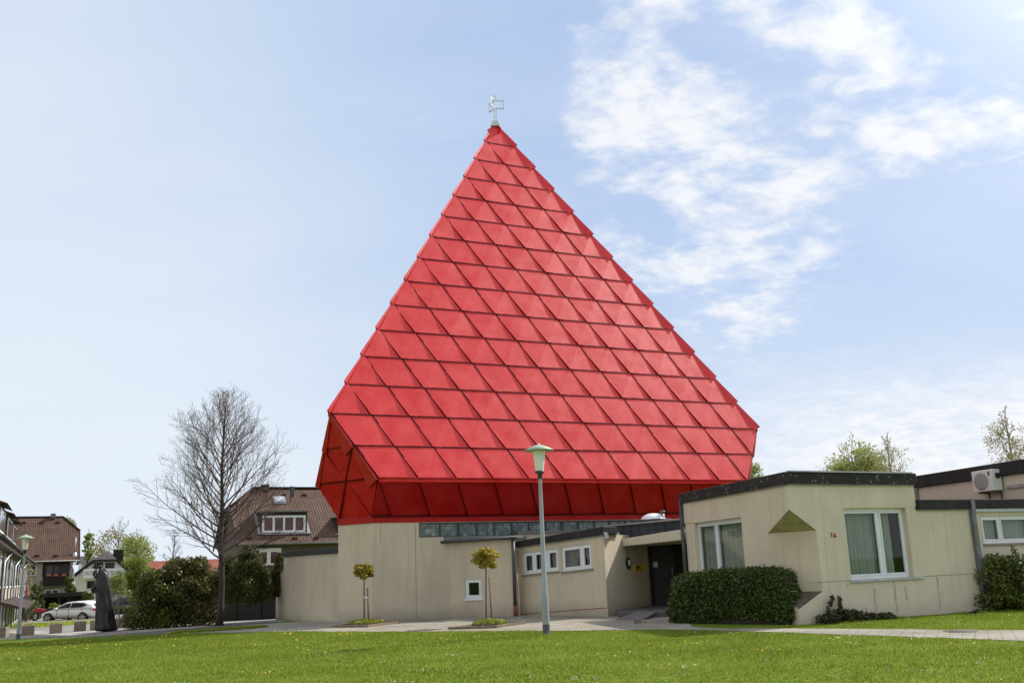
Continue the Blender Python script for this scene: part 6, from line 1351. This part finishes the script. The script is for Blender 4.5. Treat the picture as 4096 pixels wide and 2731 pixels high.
def flowers(name, n, cl, r0, r1, hz0, hz1, mat, wfun):
    cx, cy = lawn_points(cl * 14); w_ = wfun(cx, cy); k = rng.uniform(0, 1, len(cx)) < w_; cx, cy = cx[k][:cl], cy[k][:cl]
    i = rng.integers(0, len(cx), n); sp_ = rng.exponential(.22, n); an_ = rng.uniform(0, 2 * PI, n); x = cx[i] + sp_ * np.cos(an_) * 1.5; y = cy[i] + sp_ * np.sin(an_)
    ok = (y < np.interp(x, EX, EY) - .05) | ((y > np.interp(x, UX, UY) + .1) & (x > 5.5) & (y < PHO[1] + (x - PHO[0]) * math.tan(A1) - .3)); x, y = x[ok], y[ok]; n = len(x)
    z = tz(x, y) + rng.uniform(hz0, hz1, n); r = rng.uniform(r0, r1, n); out = []
    ang = np.linspace(0, 2 * PI, 7)[:6]; tilt = rng.normal(size=(n, 2)) * .35
    ringp = np.stack([np.stack([x + r * np.cos(q), y + r * np.sin(q), z + r * (np.cos(q) * tilt[:, 0] + np.sin(q) * tilt[:, 1])], 1) for q in ang], 1); top = np.stack([x, y, z + r * .55], 1); bot = np.stack([x, y, z - r * .6], 1)
    for j in range(6): out.append(np.stack([ringp[:, j], ringp[:, (j + 1) % 6], top], 1)); out.append(np.stack([ringp[:, (j + 1) % 6], ringp[:, j], bot], 1))
    return fast_obj(name, np.stack(out, 1).reshape(-1, 3), 3, mat, kind='stuff')
flowers('dandelions', 380, 110, .012, .024, .04, .085, 'dandelion', lambda x, y: np.clip(.25 + .75 * (x < -4) * (y > 20) - .1 * (x > 2), .08, 1))
flowers('daisies', 420, 70, .007, .012, .03, .05, 'daisy', lambda x, y: np.clip(.2 + .5 * (x > -5) * (y < 18) + .6 * (x > 4), 0, 1))
# grass tufts of the tree island and along the path edges
ti = []
for _ in range(9000):
    a = random.uniform(0, 2 * PI); r = math.sqrt(random.random()); ti.append((-9.68 + 1.5 * r * math.cos(a), 32.2 + 1.25 * r * math.sin(a)))
ti = np.array(ti); n = len(ti); z = tz(ti[:, 0], ti[:, 1]); h = rng.uniform(.04, .1, n); a = rng.uniform(0, 2 * PI, n); b = np.stack([ti[:, 0], ti[:, 1], z], 1); dx = np.stack([np.cos(a) * .012, np.sin(a) * .012, 0 * a], 1); tp = b + np.stack([np.cos(a * 3) * h * .5, np.sin(a * 3) * h * .5, h], 1)
fast_obj('island_grass', np.stack([b - dx, b + dx, tp], 1).reshape(-1, 3), 3, 'grass', kind='stuff')
# dandelions on the far verge beside the road
vx, vy = [], []
for _ in range(130): q = survey(*cL(random.uniform(-20, 560), random.uniform(722, 752)), 72); t = random.uniform(58, 78); vx.append(q[0] * t / 72); vy.append(t)
vx, vy = np.array(vx), np.array(vy); P = np.stack([vx, vy, tz(vx, vy) + .08], 1); fast_obj('verge_dandelions', leaves(np.repeat(P, 3, 0) + rng.normal(size=(len(P) * 3, 3)) * .05, .085), 4, 'dandelion', kind='stuff')

# ------------------------------------------------------------------ SKY AND LIGHT
SUN = V([.62, .42, .66]); SUN /= np.linalg.norm(SUN)
el = math.asin(SUN[2]); rot = math.atan2(SUN[0], SUN[1])
w = bpy.data.worlds.new('World'); S.world = w; w.use_nodes = True; N, L = w.node_tree.nodes, w.node_tree.links
bg = N['Background']; bg.inputs[1].default_value = .1
sky = N.new('ShaderNodeTexSky'); sky.sky_type = 'NISHITA'; sky.sun_disc = False; sky.sun_elevation = el; sky.sun_rotation = rot; sky.air_density = 1.0; sky.dust_density = 1.6; sky.ozone_density = 1.6
tc = N.new('ShaderNodeTexCoord'); dirv = tc.outputs['Generated']
nrm = N.new('ShaderNodeVectorMath'); nrm.operation = 'NORMALIZE'; L.new(dirv, nrm.inputs[0]); D = nrm.outputs[0]
sep = N.new('ShaderNodeSeparateXYZ'); L.new(D, sep.inputs[0])
def math_(op, a, b=None, c=None, clamp=False):
    n = N.new('ShaderNodeMath'); n.operation = op; n.use_clamp = clamp
    for i, v in enumerate((a, b, c)):
        if v is None: continue
        if isinstance(v, (int, float)): n.inputs[i].default_value = v
        else: L.new(v, n.inputs[i])
    return n.outputs[0]
def smooth(v, lo, hi):
    n = N.new('ShaderNodeMapRange'); n.interpolation_type = 'SMOOTHSTEP'; n.inputs[1].default_value = lo; n.inputs[2].default_value = hi; L.new(v, n.inputs[0]); return n.outputs[0]
up = math_('ADD', math_('MAXIMUM', sep.outputs[2], 0.0), .26)
cx_, cy_ = math_('DIVIDE', sep.outputs[0], up), math_('DIVIDE', sep.outputs[1], up)
cv = N.new('ShaderNodeCombineXYZ'); L.new(cx_, cv.inputs[0]); L.new(cy_, cv.inputs[1])
def noise(scale, detail, rough, rotz=0., stretch=(1, 1, 1), dist=0., off=(0, 0, 0)):
    mp = N.new('ShaderNodeMapping'); mp.inputs[1].default_value = off; mp.inputs[2].default_value = (0, 0, rotz); mp.inputs[3].default_value = stretch; L.new(cv.outputs[0], mp.inputs[0])
    n = N.new('ShaderNodeTexNoise'); n.inputs['Scale'].default_value = scale; n.inputs['Detail'].default_value = detail; n.inputs['Roughness'].default_value = rough; n.inputs['Distortion'].default_value = dist; L.new(mp.outputs[0], n.inputs['Vector']); return n.outputs[0]
blobs = [((.215, .80, .56), 4.5), ((.194, .845, .498), 4.6), ((.143, .886, .44), 4.2), ((.165, .905, .39), 4.2), ((.19, .915, .345), 5.), ((.223, .928, .3), 4.5), ((.252, .887, .387), 4.6), ((.255, .92, .30), 3.6), ((.305, .83, .466), 2.6), ((.335, .83, .44), 2.8), ((.40, .81, .43), 3.2), ((.382, .831, .403), 3.0), ((.445, .798, .406), 4.0), ((.47, .76, .45), 3.6)]
acc = None
for c, r in blobs:
    c = V(c) / np.linalg.norm(c); dp = N.new('ShaderNodeVectorMath'); dp.operation = 'DOT_PRODUCT'; L.new(D, dp.inputs[0]); dp.inputs[1].default_value = tuple(c)
    s = smooth(dp.outputs['Value'], math.cos(math.radians(r * 1.7)), math.cos(math.radians(r * .25))); acc = s if acc is None else math_('MAXIMUM', acc, s)
n1 = noise(9.5, 11., .62, -.75, (1., 1.2, 1), .25); n2 = noise(21., 8., .6, -.75, (1., 1.2, 1), .2, (3, 1, 0)); n3 = noise(1.6, 8., .6, -.6, (1, 1.6, 1), .4, (7, 2, 0))
n4 = noise(4.2, 4., .5, -.75, (1, 1.3, 1), .3, (2, 5, 0))
ncl = math_('ADD', math_('MULTIPLY', n1, .58), math_('MULTIPLY', n2, .42))
local = smooth(math_('ADD', math_('MULTIPLY', math_('MULTIPLY', acc, math_('ADD', smooth(n4, .32, .6), .25)), .26), ncl), .58, .93)
behind = smooth(sep.outputs[1], .35, -.25)                     # broken cloud added mostly out of view to brighten the shade
lowc = math_('MULTIPLY', math_('MULTIPLY', smooth(sep.outputs[2], .215, .10), smooth(sep.outputs[0], .12, .34)), math_('ADD', math_('MULTIPLY', smooth(ncl, .35, .65), .75), .35))
bcl = math_('MULTIPLY', smooth(n3, .40, .62), behind)
veil = math_('MULTIPLY', smooth(n3, .30, .75), .40)
cloud = math_('MINIMUM', math_('ADD', math_('ADD', math_('ADD', local, lowc), bcl), math_('MULTIPLY', veil, .5)), 1.)
haze = math_('POWER', math_('SUBTRACT', 1., math_('MAXIMUM', sep.outputs[2], 0.)), 5.)
lefth = math_('MULTIPLY', smooth(sep.outputs[0], .10, -.45), .60)
hz_ = math_('MINIMUM', math_('ADD', math_('MULTIPLY', haze, .85), lefth), .93)
def wmix(f, a, b):
    m_ = N.new('ShaderNodeMix'); m_.data_type = 'RGBA'
    L.new(f, m_.inputs[0])
    for i, v in ((6, a), (7, b)):
        if isinstance(v, tuple): m_.inputs[i].default_value = v
        else: L.new(v, m_.inputs[i])
    return m_.outputs[2]
tint = N.new('ShaderNodeMix'); tint.data_type = 'RGBA'; tint.inputs[0].default_value = .78; L.new(sky.outputs[0], tint.inputs[6]); tint.inputs[7].default_value = (4.8, 6.4, 9.4, 1)
base = tint.outputs[2]
base = wmix(hz_, base, (8.0, 8.8, 9.7, 1))
base = wmix(math_('MULTIPLY', cloud, .85), base, (9.9, 9.9, 10., 1))
dps = N.new('ShaderNodeVectorMath'); dps.operation = 'DOT_PRODUCT'; L.new(D, dps.inputs[0]); dps.inputs[1].default_value = tuple(SUN)
aur = math_('MULTIPLY', math_('POWER', math_('MAXIMUM', dps.outputs['Value'], 0.), 26.), 34.)      # hazy brightness around the sun
gm = N.new('ShaderNodeMix'); gm.data_type = 'RGBA'; gm.blend_type = 'ADD'; gm.inputs[0].default_value = 1.; L.new(base, gm.inputs[6]); cg = N.new('ShaderNodeCombineXYZ')
for i, k_ in enumerate((1., .97, .92)): L.new(math_('MULTIPLY', aur, k_), cg.inputs[i])
L.new(cg.outputs[0], gm.inputs[7]); L.new(gm.outputs[2], bg.inputs[0])
sl = bpy.data.lights.new('sun', 'SUN'); sl.energy = 4.7; sl.angle = math.radians(.53); sl.color = (1, .955, .88)
so = bpy.data.objects.new('sun', sl); COL.objects.link(so); so.rotation_euler = Vector(SUN).to_track_quat('Z', 'Y').to_euler()

# ------------------------------------------------------------------ CAMERA
cam = bpy.data.cameras.new('camera'); cam.sensor_fit = 'HORIZONTAL'; cam.sensor_width = 36; cam.lens = FPX / 4096 * 36; cam.clip_end = 3000; cam.clip_start = .1
co = bpy.data.objects.new('camera', cam); COL.objects.link(co)
R = Matrix([[CR[i], CU[i], -_f[i]] for i in range(3)]).to_4x4(); R.translation = Vector(EYE); co.matrix_world = R
S.camera = co
S.view_settings.view_transform = 'Standard'; S.view_settings.look = 'None'; S.view_settings.exposure = 0; S.view_settings.gamma = 1
S.render.engine = 'CYCLES'
